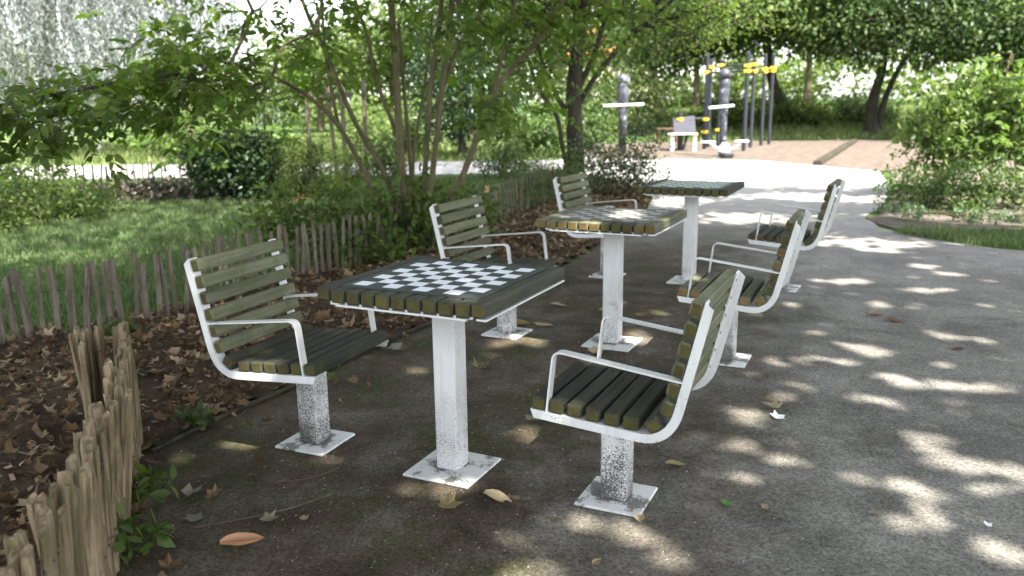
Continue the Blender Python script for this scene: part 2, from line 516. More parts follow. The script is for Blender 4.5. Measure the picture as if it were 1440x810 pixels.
# ------------------------------------------------------------------ foliage helpers (numpy)
T_OVAL = (np.array([(0,0,0),(.28,-.23,.05),(.66,-.19,.03),(1,0,-.07),(.66,.19,.03),(.28,.23,.05)], float), np.array([(0,1,2,3),(0,3,4,5)]))
T_NARROW = (np.array([(0,0,0),(.3,-.11,.02),(.7,-.08,.0),(1,0,-.08),(.7,.08,.0),(.3,.11,.02)], float), np.array([(0,1,2,3),(0,3,4,5)]))
T_RHOMB = (np.array([(0,0,0),(.45,-.30,.04),(1,0,-.05),(.45,.30,.04)], float), np.array([(0,1,2,3)]))
T_SLIM = (np.array([(0,0,0),(.45,-.10,.02),(1,0,-.03),(.45,.10,.02)], float), np.array([(0,1,2,3)]))
T_STRAP = (np.array([(0,-.03,0),(0,.03,0),(.6,.035,.0),(.6,-.035,.0)], float), np.array([(0,3,2,1)]))

def norm(a): return a / np.maximum(np.linalg.norm(a, axis=1, keepdims=True), 1e-9)

def place(tpl, pos, xd, nd, size):
    tv, tf = tpl
    x = norm(xd)
    z = norm(nd - x * np.sum(nd * x, 1, keepdims=True))
    y = np.cross(z, x)
    R = np.stack([x, y, z], axis=2)                       # N,3,3
    V = np.einsum('nij,kj->nki', R, tv) * np.asarray(size)[:, None, None] + pos[:, None, :]
    n, k = len(pos), len(tv)
    F = tf[None, :, :] + (np.arange(n) * k)[:, None, None]
    return V.reshape(-1, 3), F.reshape(-1, tf.shape[1]), R

PATCH = np.array([(0.23,2.52,.043),(0.35,2.47,.052),(0.47,2.34,.056),(0.5,2.26,.043),(0.05,2.23,.065),(-0.27,2.77,.037),(-0.06,2.72,.046),(-0.05,2.61,.03),(0.13,3.22,.036),(0.04,3.31,.031),(1.08,2.99,.083),(0.84,2.83,.04),(0.93,3.12,.052),(1.05,3.51,.08),(1.05,3.41,.063),(1.28,3.69,.084),(1.44,3.83,.069),(1.62,4.28,.096),(1.97,4.47,.179),(2.01,4.37,.137),(1.8,4.21,.095),(1.92,3.89,.088),(2.16,3.81,.137),(2.31,3.75,.084),(2.28,4.13,.056),(1.64,3.66,.05),(1.75,3.63,.049),(1.27,2.84,.04),(1.41,2.76,.077),(1.44,2.67,.063),(1.71,3.17,.087),(1.69,2.96,.123),(1.78,2.93,.135),(1.87,2.86,.119),(2.19,3.52,.048),(1.99,3.48,.038),(1.59,3.21,.035),(1.31,2.48,.066),(1.4,2.51,.071),(1.47,2.33,.06),(1.54,2.25,.129),(1.72,2.72,.051),(1.42,4.29,.046),(1.28,4.0,.054),(0.08,4.72,.171),(0.31,4.95,.111),(-0.09,4.63,.105),(0.75,4.74,.128),(0.96,5.33,.076),(0.7,5.58,.06),(-0.36,4.87,.053),(1.25,4.3,.054),(2.52,5.45,.12),(2.68,6.19,.162),(2.54,6.18,.135),(3.49,6.77,.175),(3.49,6.47,.14),(3.49,7.51,.193),(3.31,7.56,.13),(3.04,5.86,.153),(3.17,5.89,.102),(3.67,6.19,.08),(3.21,5.41,.071),(2.57,4.66,.083),(2.78,5.44,.071),(2.4,6.26,.082),(2.74,4.58,.061),(1.92,5.48,.097),(1.85,4.77,.076),(-1.15,3.22,.048),(-0.75,3.07,.04),(-0.43,2.78,.021),(-0.54,4.18,.031)])
KX, KY = SUN.x / SUN.z, SUN.y / SUN.z
for x, y, z, r in ((0.664,4.70,.765,.113),(0.284,4.59,.765,.05),(0.824,4.35,.765,.05),(-0.27,2.90,.36,.03),(0.93,4.36,.44,.05)):
    PATCH = np.vstack([PATCH, (x - KX * z, y - KY * z, r)])       # sunny spots on table tops and a seat

def carve(pos, grow=1.0, size=0.12, pad=0.03):
    """gaps in the leaf canopy through which the sun reaches the bright spots on the path"""
    g = pos[:, :2] - pos[:, 2:3] * np.array([KX, KY])
    keep = np.ones(len(pos), bool)
    high = pos[:, 2] > 1.2
    for px, py, r in PATCH:
        q = g - np.array([px, py])
        a = q @ np.array([AZ.x, AZ.y]); b = q @ np.array([-AZ.y, AZ.x])
        rr = ((0.038 + 0.50 * r) if px < 1.0 else (0.026 + 0.48 * r)) * grow + pad
        keep &= ~(((a / (rr * 1.1)) ** 2 + (b / rr) ** 2 < 1) & high)
    return keep

def in_ellipsoids(n, blobs, rng, shell=0.5):
    vol = np.array([b[3] * b[4] * b[5] for b in blobs]); vol = vol / vol.sum()
    k = rng.choice(len(blobs), n, p=vol)
    B = np.array(blobs, float)[k]
    d = norm(rng.normal(size=(n, 3)))
    r = rng.random(n) ** (shell)
    return B[:, :3] + d * r[:, None] * B[:, 3:6], B[:, :3]

def scatter_leaves(c, ctr, per, spread, size, rng, droop=0.35, upness=1.0):
    """per leaves round each clump centre"""
    n = len(c)
    P = np.repeat(c, per, 0) + rng.normal(size=(n * per, 3)) * np.array([spread, spread, spread * 0.6])
    out = norm(P - np.repeat(ctr, per, 0) + rng.normal(size=P.shape) * 0.35)
    xd = out + rng.normal(size=P.shape) * 0.8
    xd[:, 2] -= droop
    nd = rng.normal(size=P.shape) * 0.55 + np.array([0, 0, upness]) + out * 0.3
    return P, xd, nd, size * rng.uniform(0.65, 1.25, n * per)

def compound_leaves(base, axis, pairs, length, lsize, rng):
    """pinnate leaves: leaflets in pairs along a drooping axis plus a terminal one"""
    n = len(base)
    ax = norm(axis)
    up = np.array([0, 0, 1.0]) + rng.normal(size=(n, 3)) * 0.35
    side = norm(np.cross(up, ax)); up2 = np.cross(ax, side)
    P, X, Nn, Z = [], [], [], []
    L = length * rng.uniform(0.7, 1.2, n)
    sz = lsize * rng.uniform(0.75, 1.2, n)
    for i in range(pairs):
        f = 0.35 + 0.6 * i / max(1, pairs - 1) if pairs > 1 else 0.6
        p = base + ax * (L * f)[:, None] - up2 * (L * f * f * 0.18)[:, None]
        for s in (-1, 1):
            d = side * s * 0.9 + ax * 0.55 - up2 * rng.uniform(0.0, 0.5, (n, 1))
            P.append(p); X.append(d); Nn.append(up2 + rng.normal(size=(n, 3)) * 0.3); Z.append(sz * rng.uniform(0.85, 1.1, n))
    P.append(base + ax * L[:, None] - up2 * (L * 0.18)[:, None]); X.append(ax - up2 * 0.3); Nn.append(up2 + rng.normal(size=(n, 3)) * 0.2); Z.append(sz * 1.15)
    return np.concatenate(P), np.concatenate(X), np.concatenate(Nn), np.concatenate(Z)

def grow_branches(nodes, rads, targets, tipr=0.004, rng=RNG, rmax=None, sides=5):
    """join every target to the nearest point of the growing skeleton; returns tube mesh data"""
    pts = [np.array(p, float) for p in nodes]
    par = [-1] + list(range(len(nodes) - 1))
    fixed = len(nodes)
    root = np.array(nodes[0], float)
    order = np.argsort(np.linalg.norm(targets - np.array(nodes[-1]), axis=1))
    A = np.zeros((fixed + len(targets) * 3, 3)); A[:fixed] = pts
    cnt = fixed
    for i in order:
        t = targets[i]
        d = np.linalg.norm(A[:cnt] - t, axis=1) + np.maximum(0, A[:cnt, 2] - t[2]) * 0.6
        j = int(np.argmin(d))
        p0 = A[j].copy()
        sag = np.linalg.norm(t - p0) * 0.10
        last = j
        for f in (0.35, 0.7, 1.0):
            q = p0 + (t - p0) * f + rng.normal(size=3) * sag * (0.5 if f < 1 else 0)
            q[2] += sag * (f * (1 - f)) * 2
            A[cnt] = q; par.append(last); last = cnt; cnt += 1
    w_ = np.ones(cnt) * 0.0
    ch = np.bincount(np.array(par[1:]), minlength=cnt)
    w_[ch == 0] = 1
    for i in range(cnt - 1, 0, -1): w_[par[i]] += w_[i]
    r = tipr * np.maximum(w_, 1) ** 0.5
    if rmax: r = np.minimum(r, rmax)
    V, F = [], []
    for i in range(fixed, cnt):
        j = par[i]
        a, b = A[j], A[i]
        if np.linalg.norm(b - a) < 1e-4: continue
        tv, tf = tube([a, b], [min(r[j], r[i] * 1.6), r[i]], sides, False)
        n = len(V)
        V += tv; F += [tuple(k + n for k in f) for f in tf]
    return V, F

def smooth_path(pts, n=4):
    """Catmull-Rom through the given points"""
    P = [Vector(p) for p in pts]
    out = []
    for i in range(len(P) - 1):
        p0, p1, p2, p3 = P[max(i - 1, 0)], P[i], P[i + 1], P[min(i + 2, len(P) - 1)]
        for k in range(n):
            t = k / n
            out.append(0.5 * ((2 * p1) + (p2 - p0) * t + (2 * p0 - 5 * p1 + 4 * p2 - p3) * t * t + (3 * p1 - p0 - 3 * p2 + p3) * t ** 3))
    out.append(P[-1])
    return out

def lumpy_tube(pts, r0, r1, n=10, rng=random, flare=1.6):
    """trunk: smoothed path, taper, root flare, a little irregular"""
    P = smooth_path(pts, 4)
    L = len(P)
    V, F = tube(P, [ (r0 + (r1 - r0) * i / (L - 1)) * (1 + (flare - 1) * max(0, 1 - i / (L * 0.18)) ** 2) for i in range(L)], n, True)
    V = [Vector(v) for v in V]
    for i in range(L):
        for k in range(n):
            v = V[i * n + k]
            V[i * n + k] = P[i] + (v - P[i]) * (1 + 0.16 * math.sin(k * 2.1 + i * 0.35) * 0.5 + rng.uniform(-0.05, 0.05))
    return V, F

def rel(V, loc): return [(v[0] - loc[0], v[1] - loc[1], v[2] - loc[2]) for v in V]

def tree(name, label, cat, loc, trunk, r0, r1, blobs, clumps, per, spread, lsize, lm, bm, tpl=T_RHOMB, group=None,
         shell=0.5, tip=0.005, droop=0.35, bt=0.4, seed=1, docarve=False, upness=1.0, kind_crown=None):
    rng = np.random.default_rng(seed)
    t = thing(name, loc, label, cat, group)
    V, F = lumpy_tube(trunk, r0, r1)
    obj('trunk', mk('trunk', rel(V, loc), F, bm, smooth=True), t)
    c, ctr = in_ellipsoids(clumps, blobs, rng, shell)
    nb = max(4, int(clumps * bt))
    tp = smooth_path(trunk, 4)
    bV, bF = grow_branches([tuple(p) for p in tp], None, c[rng.permutation(clumps)[:nb]], tip, rng, rmax=r1 * 0.85)
    tag(obj('branches', mk('branches', rel(bV, loc), bF, bm), t), kind='stuff')
    P, X, Nn, Z = scatter_leaves(c, ctr, per, spread, lsize, rng, droop, upness)
    if docarve:
        k = carve(P, 1.0, lsize); P, X, Nn, Z = P[k], X[k], Nn[k], Z[k]
    V, F, _ = place(tpl, P - np.array(loc), X, Nn, Z)
    o = obj('crown', mesh_np('crown', V, F, lm), t)
    tag(o, kind='stuff')
    return t

def shrub(name, label, loc, blobs, clumps, per, spread, lsize, lm, bm, tpl=T_OVAL, cat='shrub', group=None, seed=1, tip=0.003, nst=6, droop=0.3, shell=0.45, bt=0.5, upness=1.0):
    rng = np.random.default_rng(seed)
    t = thing(name, loc, label, cat, group)
    c, ctr = in_ellipsoids(clumps, blobs, rng, shell)
    c[:, 2] = np.maximum(c[:, 2], loc[2] + 0.04)
    V, F = grow_branches([(loc[0], loc[1], loc[2]), (loc[0], loc[1], loc[2] + 0.08)], None, c[rng.permutation(clumps)[:int(clumps * bt)]], tip, rng, rmax=0.03)
    tag(obj('stems', mk('stems', rel(V, loc), F, bm), t), kind='stuff')
    P, X, Nn, Z = scatter_leaves(c, ctr, per, spread, lsize, rng, droop, upness)
    P[:, 2] = np.maximum(P[:, 2], loc[2] + 0.015)
    V, F, _ = place(tpl, P - np.array(loc), X, Nn, Z)
    o = obj('foliage', mesh_np('foliage', V, F, lm), t)
    tag(o, kind='stuff')
    return t

# ------------------------------------------------------------------ the setting
def terrain(x, y):
    def ss(a, b, v):
        t = min(1, max(0, (v - a) / (b - a))); return t * t * (3 - 2 * t)
    return 0.85 * ss(28.5, 38, y) * ss(-2, 8, x) + 0.5 * ss(40, 90, y)

def grid_sheet(name, xs, ys, mat, f):
    nx, ny = len(xs), len(ys)
    V = [(x, y, f(x, y)) for y in ys for x in xs]
    F = [(j * nx + i, j * nx + i + 1, (j + 1) * nx + i + 1, (j + 1) * nx + i) for j in range(ny - 1) for i in range(nx - 1)]
    return obj(name, mk(name, V, F, mat, smooth=True))

def steps(*segs):
    out = []
    for a, b, n in segs: out += [a + (b - a) * i / n for i in range(n)]
    return out + [segs[-1][1]]

g = grid_sheet('ground', steps((-400, -40, 8), (-40, 60, 50), (60, 400, 8)), steps((-200, 24, 16), (24, 44, 20), (44, 100, 14), (100, 900, 10)), M['turf'], terrain)
tag(g, kind='structure')

def flat_sheet(name, poly, z, mat):
    ring = [Vector((p[0], p[1], z)) for p in poly]
    tris = tessellate_polygon([ring])
    me = mk(name, ring, [(a, b, c) for a, b, c in tris], mat)
    bm = bmesh.new(); bm.from_mesh(me)
    bmesh.ops.recalc_face_normals(bm, faces=bm.faces)
    for f in bm.faces:
        if f.normal.z < 0: f.normal_flip()
    bm.to_mesh(me); bm.free()
    o = obj(name, me)
    tag(o, kind='structure')
    return o

def wander(poly, amp=0.06, step=0.35, seed=3):
    """subdivide an outline and make its edge a little ragged"""
    r = random.Random(seed)
    out = []
    for a, b in zip(poly, poly[1:] + poly[:1]):
        d = math.dist(a, b)
        n = max(1, min(40, int(d / step)))
        for i in range(n):
            t = i / n
            j = amp if d < 30 else 0
            out.append((a[0] + (b[0] - a[0]) * t + r.uniform(-j, j), a[1] + (b[1] - a[1]) * t + r.uniform(-j, j)))
    return out

BED_EDGE = [(-1.12, 1.0), (-1.20, 2.0), (-1.32, 2.7), (-1.50, 3.12), (-1.35, 3.46), (-1.14, 3.87), (-0.73, 4.73), (0.11, 6.26), (0.51, 7.11), (1.15, 8.67), (1.75, 10.6), (2.15, 12.4), (2.0, 14.4), (1.3, 16.6)]
path_poly = [(-1.12, -4), (14, -4), (14, 3), (8.5, 5.4), (5.8, 6.7), (4.55, 7.5), (4.2, 8.2), (4.05, 8.95), (4.25, 9.8), (4.95, 10.8), (6.25, 13.5), (7.3, 16.3), (7.2, 23), (2.4, 23), (1.2, 20.4), (-45, 20.6), (-45, 16.4), (1.3, 16.6)] + BED_EDGE[::-1][1:]
flat_sheet('path', wander(path_poly, 0.03, 0.3), 0.006, M['path'])
flat_sheet('playground_surface', wander([(2.4, 20.6), (4.2, 20.2), (5.9, 19.2), (6.6, 17.5), (7.2, 16.0), (13.4, 21.5), (15, 28.4), (2.4, 28.6), (1.9, 24)], 0.12, 0.6), 0.012, M['chips'])
M['soil_dry'] = soil_mat('dry_bed_soil', (0.05, 0.042, 0.035), (0.10, 0.085, 0.07), (0.17, 0.15, 0.125))
flat_sheet('bare_bed', wander([(4.9, 10.6), (4.25, 9.6), (4.1, 8.9), (4.3, 8.4), (5.2, 8.6), (7.5, 8.4), (12, 9), (14, 14), (12.5, 19.5), (7.4, 16.1), (6.3, 13.4)], 0.06), 0.010, M['soil_dry'])
flat_sheet('meadow', [(-50, 20.8), (1.0, 20.6), (1.8, 24.5), (2.2, 28.2), (-6, 60), (-50, 60)], 0.005, M['meadow'])

BACKF = [(-4.2, 3.75), (-3.4, 4.30), (-2.83, 4.67), (-2.52, 4.86), (-2.25, 5.2), (-2.05, 5.75), (-1.68, 6.35), (-1.45, 6.70), (-1.12, 7.26), (-0.84, 8.02), (-0.28, 9.45), (0.30, 10.75), (0.75, 12.1)]
NEARF = [(-1.00, 1.30), (-1.06, 1.60), (-1.15, 1.95), (-1.25, 2.30), (-1.38, 2.68), (-1.53, 3.08), (-1.63, 3.30), (-1.71, 3.40), (-1.79, 3.37), (-1.79, 3.26), (-1.74, 3.17)]

def inside(x, y, poly):
    c = False
    for (x1, y1), (x2, y2) in zip(poly, poly[1:] + poly[:1]):
        if (y1 > y) != (y2 > y) and x < (x2 - x1) * (y - y1) / (y2 - y1) + x1: c = not c
    return c

bed_poly = [(p[0] - 0.02, p[1]) for p in BED_EDGE] + [(0.4, 16.5), (0.5, 13)] + [(p[0] - 0.12, p[1] + 0.1) for p in BACKF[::-1]] + [(-5.5, 2.6), (-5.5, 0.5), (-1.12, 0.4)]
def bed_height(x, y):
    d = min(math.dist((x, y), p) for p in [(a[0] + (b[0] - a[0]) * k / 4, a[1] + (b[1] - a[1]) * k / 4) for a, b in zip(BED_EDGE, BED_EDGE[1:]) for k in range(4)])
    return 0.008 + min(0.07, d * 0.16) * (0.75 + 0.5 * math.sin(x * 7.1 + math.sin(y * 5.3) * 2) * math.sin(y * 6.3))
def poly_grid(name, poly, step, f, mat):
    xs = [p[0] for p in poly]; ys = [p[1] for p in poly]
    x0, y0 = min(xs), min(ys)
    nx, ny = int((max(xs) - x0) / step) + 1, int((max(ys) - y0) / step) + 1
    idx, V, F = {}, [], []
    def vid(i, j):
        if (i, j) not in idx:
            x, y = x0 + i * step, y0 + j * step
            idx[(i, j)] = len(V); V.append((x, y, f(x, y)))
        return idx[(i, j)]
    for i in range(nx):
        for j in range(ny):
            if inside(x0 + (i + .5) * step, y0 + (j + .5) * step, poly):
                F.append((vid(i, j), vid(i + 1, j), vid(i + 1, j + 1), vid(i, j + 1)))
    o = obj(name, mk(name, V, F, mat, smooth=True))
    return o
tag(poly_grid('planting_bed', bed_poly, 0.09, bed_height, M['soil']), kind='structure')

# thin dark edging between the bed and the path
mb = MB()
ed = smooth_path([(p[0] + 0.015, p[1], 0.018 + 0.004 * (i % 2)) for i, p in enumerate(BED_EDGE[3:8])], 5)
mb.tube(ed, 0.011, 6)
o = mb.build('edging_rail', [M['bark_dark']])
tag(o, 'thin dark edging rail between leaf litter bed and path', 'edging')

# timber edging beam at the playground
t = thing('edging_beam', (6.6, 17.7, 0), 'grey timber beam edging the bark playground on its right', 'beam')
V, F, T = chamfer_box((10.6, 0.18, 0.13), 0.02, 0.006)
b = obj('beam', mk('beam', V, F, M['bark_dark']), t, (2.35, 4.75, 0.045), (0, 0, math.atan2(9.5, 4.7)))

# ------------------------------------------------------------------ chess tables
PITCH_T = 0.0617
TOPH = 0.714
def plank_mesh(name, L, w_, h, c, mats, nvar=3, jit=0.0015, seed=0):
    out = []
    for k in range(nvar):
        r = random.Random(seed + k)
        V, F, T = chamfer_box((L, w_, h), c, jit, r)
        out.append(mk(name, V, F, mats, fm=T))
    return out
tp_std = plank_mesh('plank', 0.672, 0.0545, 0.046, 0.005, [M['wood_top'], M['end']], 4, seed=1)
tp_sunlit = plank_mesh('plank', 0.672, 0.0545, 0.046, 0.005, [M['wood'], M['end_sunlit']], 3, seed=9)  # lighter, warmer planks with sunlight painted into their colour
gap_light_me = mk('gap_light', *tube([(0, 0, -0.008), (0, 0, 0.0)], [0.005, 0.0065], 8), M['paint'])
screw_me = mk('screw', *tube([(0, 0, -0.002), (0, 0, 0.002)], [0.0055, 0.004], 7), M['screw'])

def post_mesh(name, h, mat, s=0.094):
    V, F, T = chamfer_box((s, s, h), 0.006, 0)
    return mk(name, [(v[0], v[1], v[2] + h / 2) for v in V], F, mat)
def plate_mesh(s):
    V, F, T = chamfer_box((s, s, 0.010), 0.003, 0.001)
    return mk('base_plate', [(v[0], v[1], v[2] + 0.007) for v in V], F, M['plate'])
table_post = post_mesh('post', TOPH - 0.024, M['paint_post'])
table_plate = plate_mesh(0.284)

def chess_table(loc, yaw, label, board, variants, sunlit_ends):
    t = thing('chess_table', (loc[0], loc[1], 0.004), label, 'table', 'wooden chess tables along the path', yaw)
    obj('base_plate', table_plate, t)
    obj('post', table_post, t, (0, 0, 0.012))
    mb = MB()
    mb.box((0, 0, TOPH - 0.016), (0.16, 0.16, 0.008))
    o = mb.build('post_cap', [M['paint']], t)
    for y in (-0.305, 0.305, -0.05, 0.05):
        mb = MB(); mb.box((-0.0, y, TOPH - 0.0085), (0.52, 0.05, 0.007)); mb.build('support_bar', [M['paint']], t)
    for x in (-0.262, 0.315):
        mb = MB(); mb.box((x, 0, TOPH - 0.0035), (0.036, 0.66, 0.006)); mb.build('support_rail', [M['paint']], t)
    r = random.Random(int(loc[1] * 100))
    for i in range(11):
        me = (variants[1] if i in sunlit_ends else variants[0])
        o = obj('plank', me[r.randrange(len(me))], t, ((i - 5) * PITCH_T, r.uniform(-0.003, 0.003), TOPH + 0.023 + (0.005 if i in (0, 10) else 0) + r.uniform(-0.001, 0.001)), (0, 0, rad(90)))
    for i in range(10):
        obj('gap_light', gap_light_me, t, ((i - 4.5) * PITCH_T, -0.326, TOPH + 0.004))  # white dots added to stand in for sunlit gaps between planks
    V, F, T = chamfer_box((0.5535, 0.545, 0.006), 0.0015, 0)
    obj('chess_board', mk('chess_board', V, F, board), t, (0, 0.003, TOPH + 0.0475))
    return t
chess_table((-0.239, 2.954), rad(-25.85), 'nearest chess table with a crisp black and white board', M['board1'], (tp_std, tp_sunlit), ())
chess_table((0.585, 4.615), rad(-25.9), 'middle chess table with plank ends coloured sunlit orange and worn board', M['board2'], (tp_std, tp_sunlit), (0, 1, 2, 3, 4, 5, 9, 10))
chess_table((1.390, 6.276), rad(-25.9), 'farthest chess table with a faded greenish board', M['board3'], (tp_std, tp_sunlit), ())

# ------------------------------------------------------------------ seats
def seat_curve():
    """slat-bearing line of the frame in the (u, z) side plane, front to top of the back"""
    pts = [(0.219, 0.399), (-0.150, 0.3735)]
    a0 = math.atan2(-0.0255, -0.369)          # direction along the seat, backwards
    a1 = math.atan2(0.336, -0.075)            # direction up the back
    d0 = Vector((math.cos(a0), math.sin(a0))); d1 = Vector((math.cos(a1), math.sin(a1)))
    P, Q = Vector(pts[-1]), Vector((-0.263, 0.470))
    n = 8
    # corner point where both lines meet
    det = d0.x * -d1.y + d1.x * d0.y
    rhs = Q - P
    s = (rhs.x * -d1.y + d1.x * rhs.y) / det
    C = P + d0 * s
    for i in range(1, n + 1):
        t = i / n
        q = P * (1 - t) ** 2 + C * 2 * t * (1 - t) + Q * t * t
        pts.append((q.x, q.y))
    pts.append((-0.343, 0.812))
    return pts
SC = seat_curve()
SEG = [math.dist(a, b) for a, b in zip(SC, SC[1:])]
SLEN = sum(SEG)
def at_s(s):
    for (a, b), l in zip(zip(SC, SC[1:]), SEG):
        if s <= l or (a, b) == (SC[-2], SC[-1]):
            t = s / l
            d = Vector((b[0] - a[0], b[1] - a[1])).normalized()
            return Vector((a[0] + (b[0] - a[0]) * t, a[1] + (b[1] - a[1]) * t)), d
        s -= l
WID = 0.524
seat_slats = plank_mesh('seat_slat', WID - 0.004, 0.0520, 0.044, 0.006, [M['wood_top'], M['end']], 4, 0.0018, 21)
back_slats = plank_mesh('back_slat', WID - 0.004, 0.0500, 0.040, 0.006, [M['wood'], M['end']], 4, 0.0018, 31)
back_warm = plank_mesh('back_slat', WID - 0.004, 0.0500, 0.040, 0.006, [M['wood'], M['end_sunlit']], 2, 0.0018, 41)
seat_warm = plank_mesh('seat_slat', WID - 0.004, 0.0520, 0.044, 0.006, [M['wood'], M['end_sunlit']], 2, 0.0018, 51)

def frame_mesh(sgn):
    """steel angle bent to the seat profile: a flange under the slats and an outer leg pointing away from them"""
    V, F = [], []
    y0, y1 = sgn * WID / 2, sgn * (WID / 2 - 0.046)
    th, dep = 0.005, 0.029
    n = len(SC)
    for i, p in enumerate(SC):
        a = Vector(SC[max(i - 1, 0)]); b = Vector(SC[min(i + 1, n - 1)])
        d = (b - a).normalized()
        nn = Vector((-d.y, d.x))                # away from the slats: below the seat, behind the back
        off = 0.012 if i == 0 else (0.014 if i == n - 1 else 0)
        P = Vector(p)
        sec = [(0, y0), (0, y1), (th, y1), (th, y0 - sgn * th), (dep, y0 - sgn * th), (dep, y0)]
        for o_, y in sec:
            q = P + nn * o_
            if i == n - 1: q = q - d * (0.016 * o_ / dep)
            if i == 0: q = q + d * (0.014 * o_ / dep)
            V.append((q.x, y, q.y))
    for i in range(n - 1):
        for k in range(6):
            k2 = (k + 1) % 6
            F.append((i * 6 + k, i * 6 + k2, (i + 1) * 6 + k2, (i + 1) * 6 + k))
    F.append((0, 1, 2, 3)); F.append((0, 3, 4, 5))
    m = (n - 1) * 6
    F.append((m, m + 3, m + 2, m + 1)); F.append((m, m + 5, m + 4, m + 3))
    me = mk('side_frame', V, F, M['paint'])
    bm = bmesh.new(); bm.from_mesh(me); bmesh.ops.recalc_face_normals(bm, faces=bm.faces); bm.to_mesh(me); bm.free()
    return me
def arm_mesh(sgn):
    yc = sgn * (WID / 2 - 0.018)
    wd, th = 0.017, 0.003
    path = [Vector((0.163, 0.392)), Vector((0.142, 0.575))]
    C = Vector((0.139, 0.604)); Q = Vector((0.108, 0.6025))
    for i in range(1, 6):
        t = i / 5
        path.append(Vector((0.142, 0.575)) * (1 - t) ** 2 + C * 2 * t * (1 - t) + Q * t * t)
    path.append(Vector((-0.286, 0.556)))
    V, F = [], []
    n = len(path)
    for i, p in enumerate(path):
        d = (path[min(i + 1, n - 1)] - path[max(i - 1, 0)]).normalized()
        nn = Vector((-d.y, d.x))
        for a, b in ((-1, -1), (1, -1), (1, 1), (-1, 1)):
            q = p + nn * th * b
            V.append((q.x, yc + wd * a, q.y))
    for i in range(n - 1):
        for k in range(4):
            k2 = (k + 1) % 4
            F.append((i * 4 + k, i * 4 + k2, (i + 1) * 4 + k2, (i + 1) * 4 + k))
    F.append((0, 1, 2, 3)); F.append(tuple((n - 1) * 4 + k for k in (3, 2, 1, 0)))
    me = mk('armrest', V, F, M['paint'])
    bm = bmesh.new(); bm.from_mesh(me); bmesh.ops.recalc_face_normals(bm, faces=bm.faces); bm.to_mesh(me); bm.free()
    return me
fr_me = {s: frame_mesh(s) for s in (-1, 1)}
ar_me = {s: arm_mesh(s) for s in (-1, 1)}
seat_post = post_mesh('post', 0.345, M['paint_chairpost'])
seat_plate = plate_mesh(0.237)

def slat_pose(s, thick):
    p, d = at_s(s)
    nn = Vector((d.y, -d.x))                    # towards the sitter
    c = p + nn * (thick / 2 + 0.0008)
    ang = math.atan2(d.y, d.x)
    # local axes of the plank: x across the seat (world y), y along the curve, z towards the sitter
    m = Matrix(((0, d.x, nn.x, c.x), (1, 0, 0, 0), (0, d.y, nn.y, c.y), (0, 0, 0, 1)))
    if m.to_3x3().determinant() < 0:
        m = Matrix(((0, d.x, nn.x, c.x), (-1, 0, 0, 0), (0, d.y, nn.y, c.y), (0, 0, 0, 1)))
    return m
def chair(loc, yaw, flip, label, warm=()):
    t = thing('slatted_seat', (loc[0], loc[1], 0.004), label, 'seat', 'slatted seats at the chess tables', yaw + (math.pi if flip else 0))
    r = random.Random(int(loc[0] * 977 + loc[1] * 131))
    obj('base_plate', seat_plate, t)
    obj('post', seat_post, t, (0, 0, 0.012))
    mb = MB(); mb.box((0.0, 0, 0.3525), (0.13, WID - 0.11, 0.008)); mb.build('seat_bracket', [M['paint']], t)
    for s in (-1, 1):
        f = obj('side_frame', fr_me[s], t)
        obj('armrest', ar_me[s], t)
        for k in range(6):
            p, d = at_s(SLEN - 0.030 - k * 0.0665)
            nn = Vector((-d.y, d.x)); q = p + nn * 0.0055
            o = obj('screw', screw_me, f)
            o.matrix_local = Matrix(((-d.x, 0, nn.x, q.x), (0, 1, 0, s * (WID / 2 - 0.028)), (-d.y, 0, nn.y, q.y), (0, 0, 0, 1)))
    k = 0
    for i in range(6):
        src = seat_warm if k in warm else seat_slats
        o = obj('seat_slat', r.choice(src), t); o.matrix_local = slat_pose(0.027 + i * 0.0627, 0.044); k += 1
    s_t = (0.027 + 5 * 0.0627 + SLEN - 0.030 - 5 * 0.0665) / 2
    o = obj('seat_slat', r.choice(seat_warm if k in warm else seat_slats), t); o.matrix_local = slat_pose(s_t, 0.044); k += 1
    for i in range(6):
        src = back_warm if (12 - i) in warm else back_slats
        o = obj('back_slat', r.choice(src), t); o.matrix_local = slat_pose(SLEN - 0.030 - i * 0.0665, 0.040)
    return t
chair((0.366, 2.694), -0.445, True, 'slatted seat nearest the camera, seen from behind')
chair((-0.837, 3.225), -0.401, False, 'slatted seat at the left beside the dark leaf litter')
chair((-0.034, 4.855), -0.468, False, 'slatted seat directly behind the nearest table')
chair((1.166, 4.275), -0.437, True, 'slatted seat right of the middle table, with some orange slat ends', (0, 1, 5, 6, 9, 10))
chair((0.780, 6.522), -0.500, False, 'farthest left seat, half hidden by the middle table')
chair((2.034, 5.999), -0.482, True, 'farthest right seat, turned from the farthest table on the grey path')

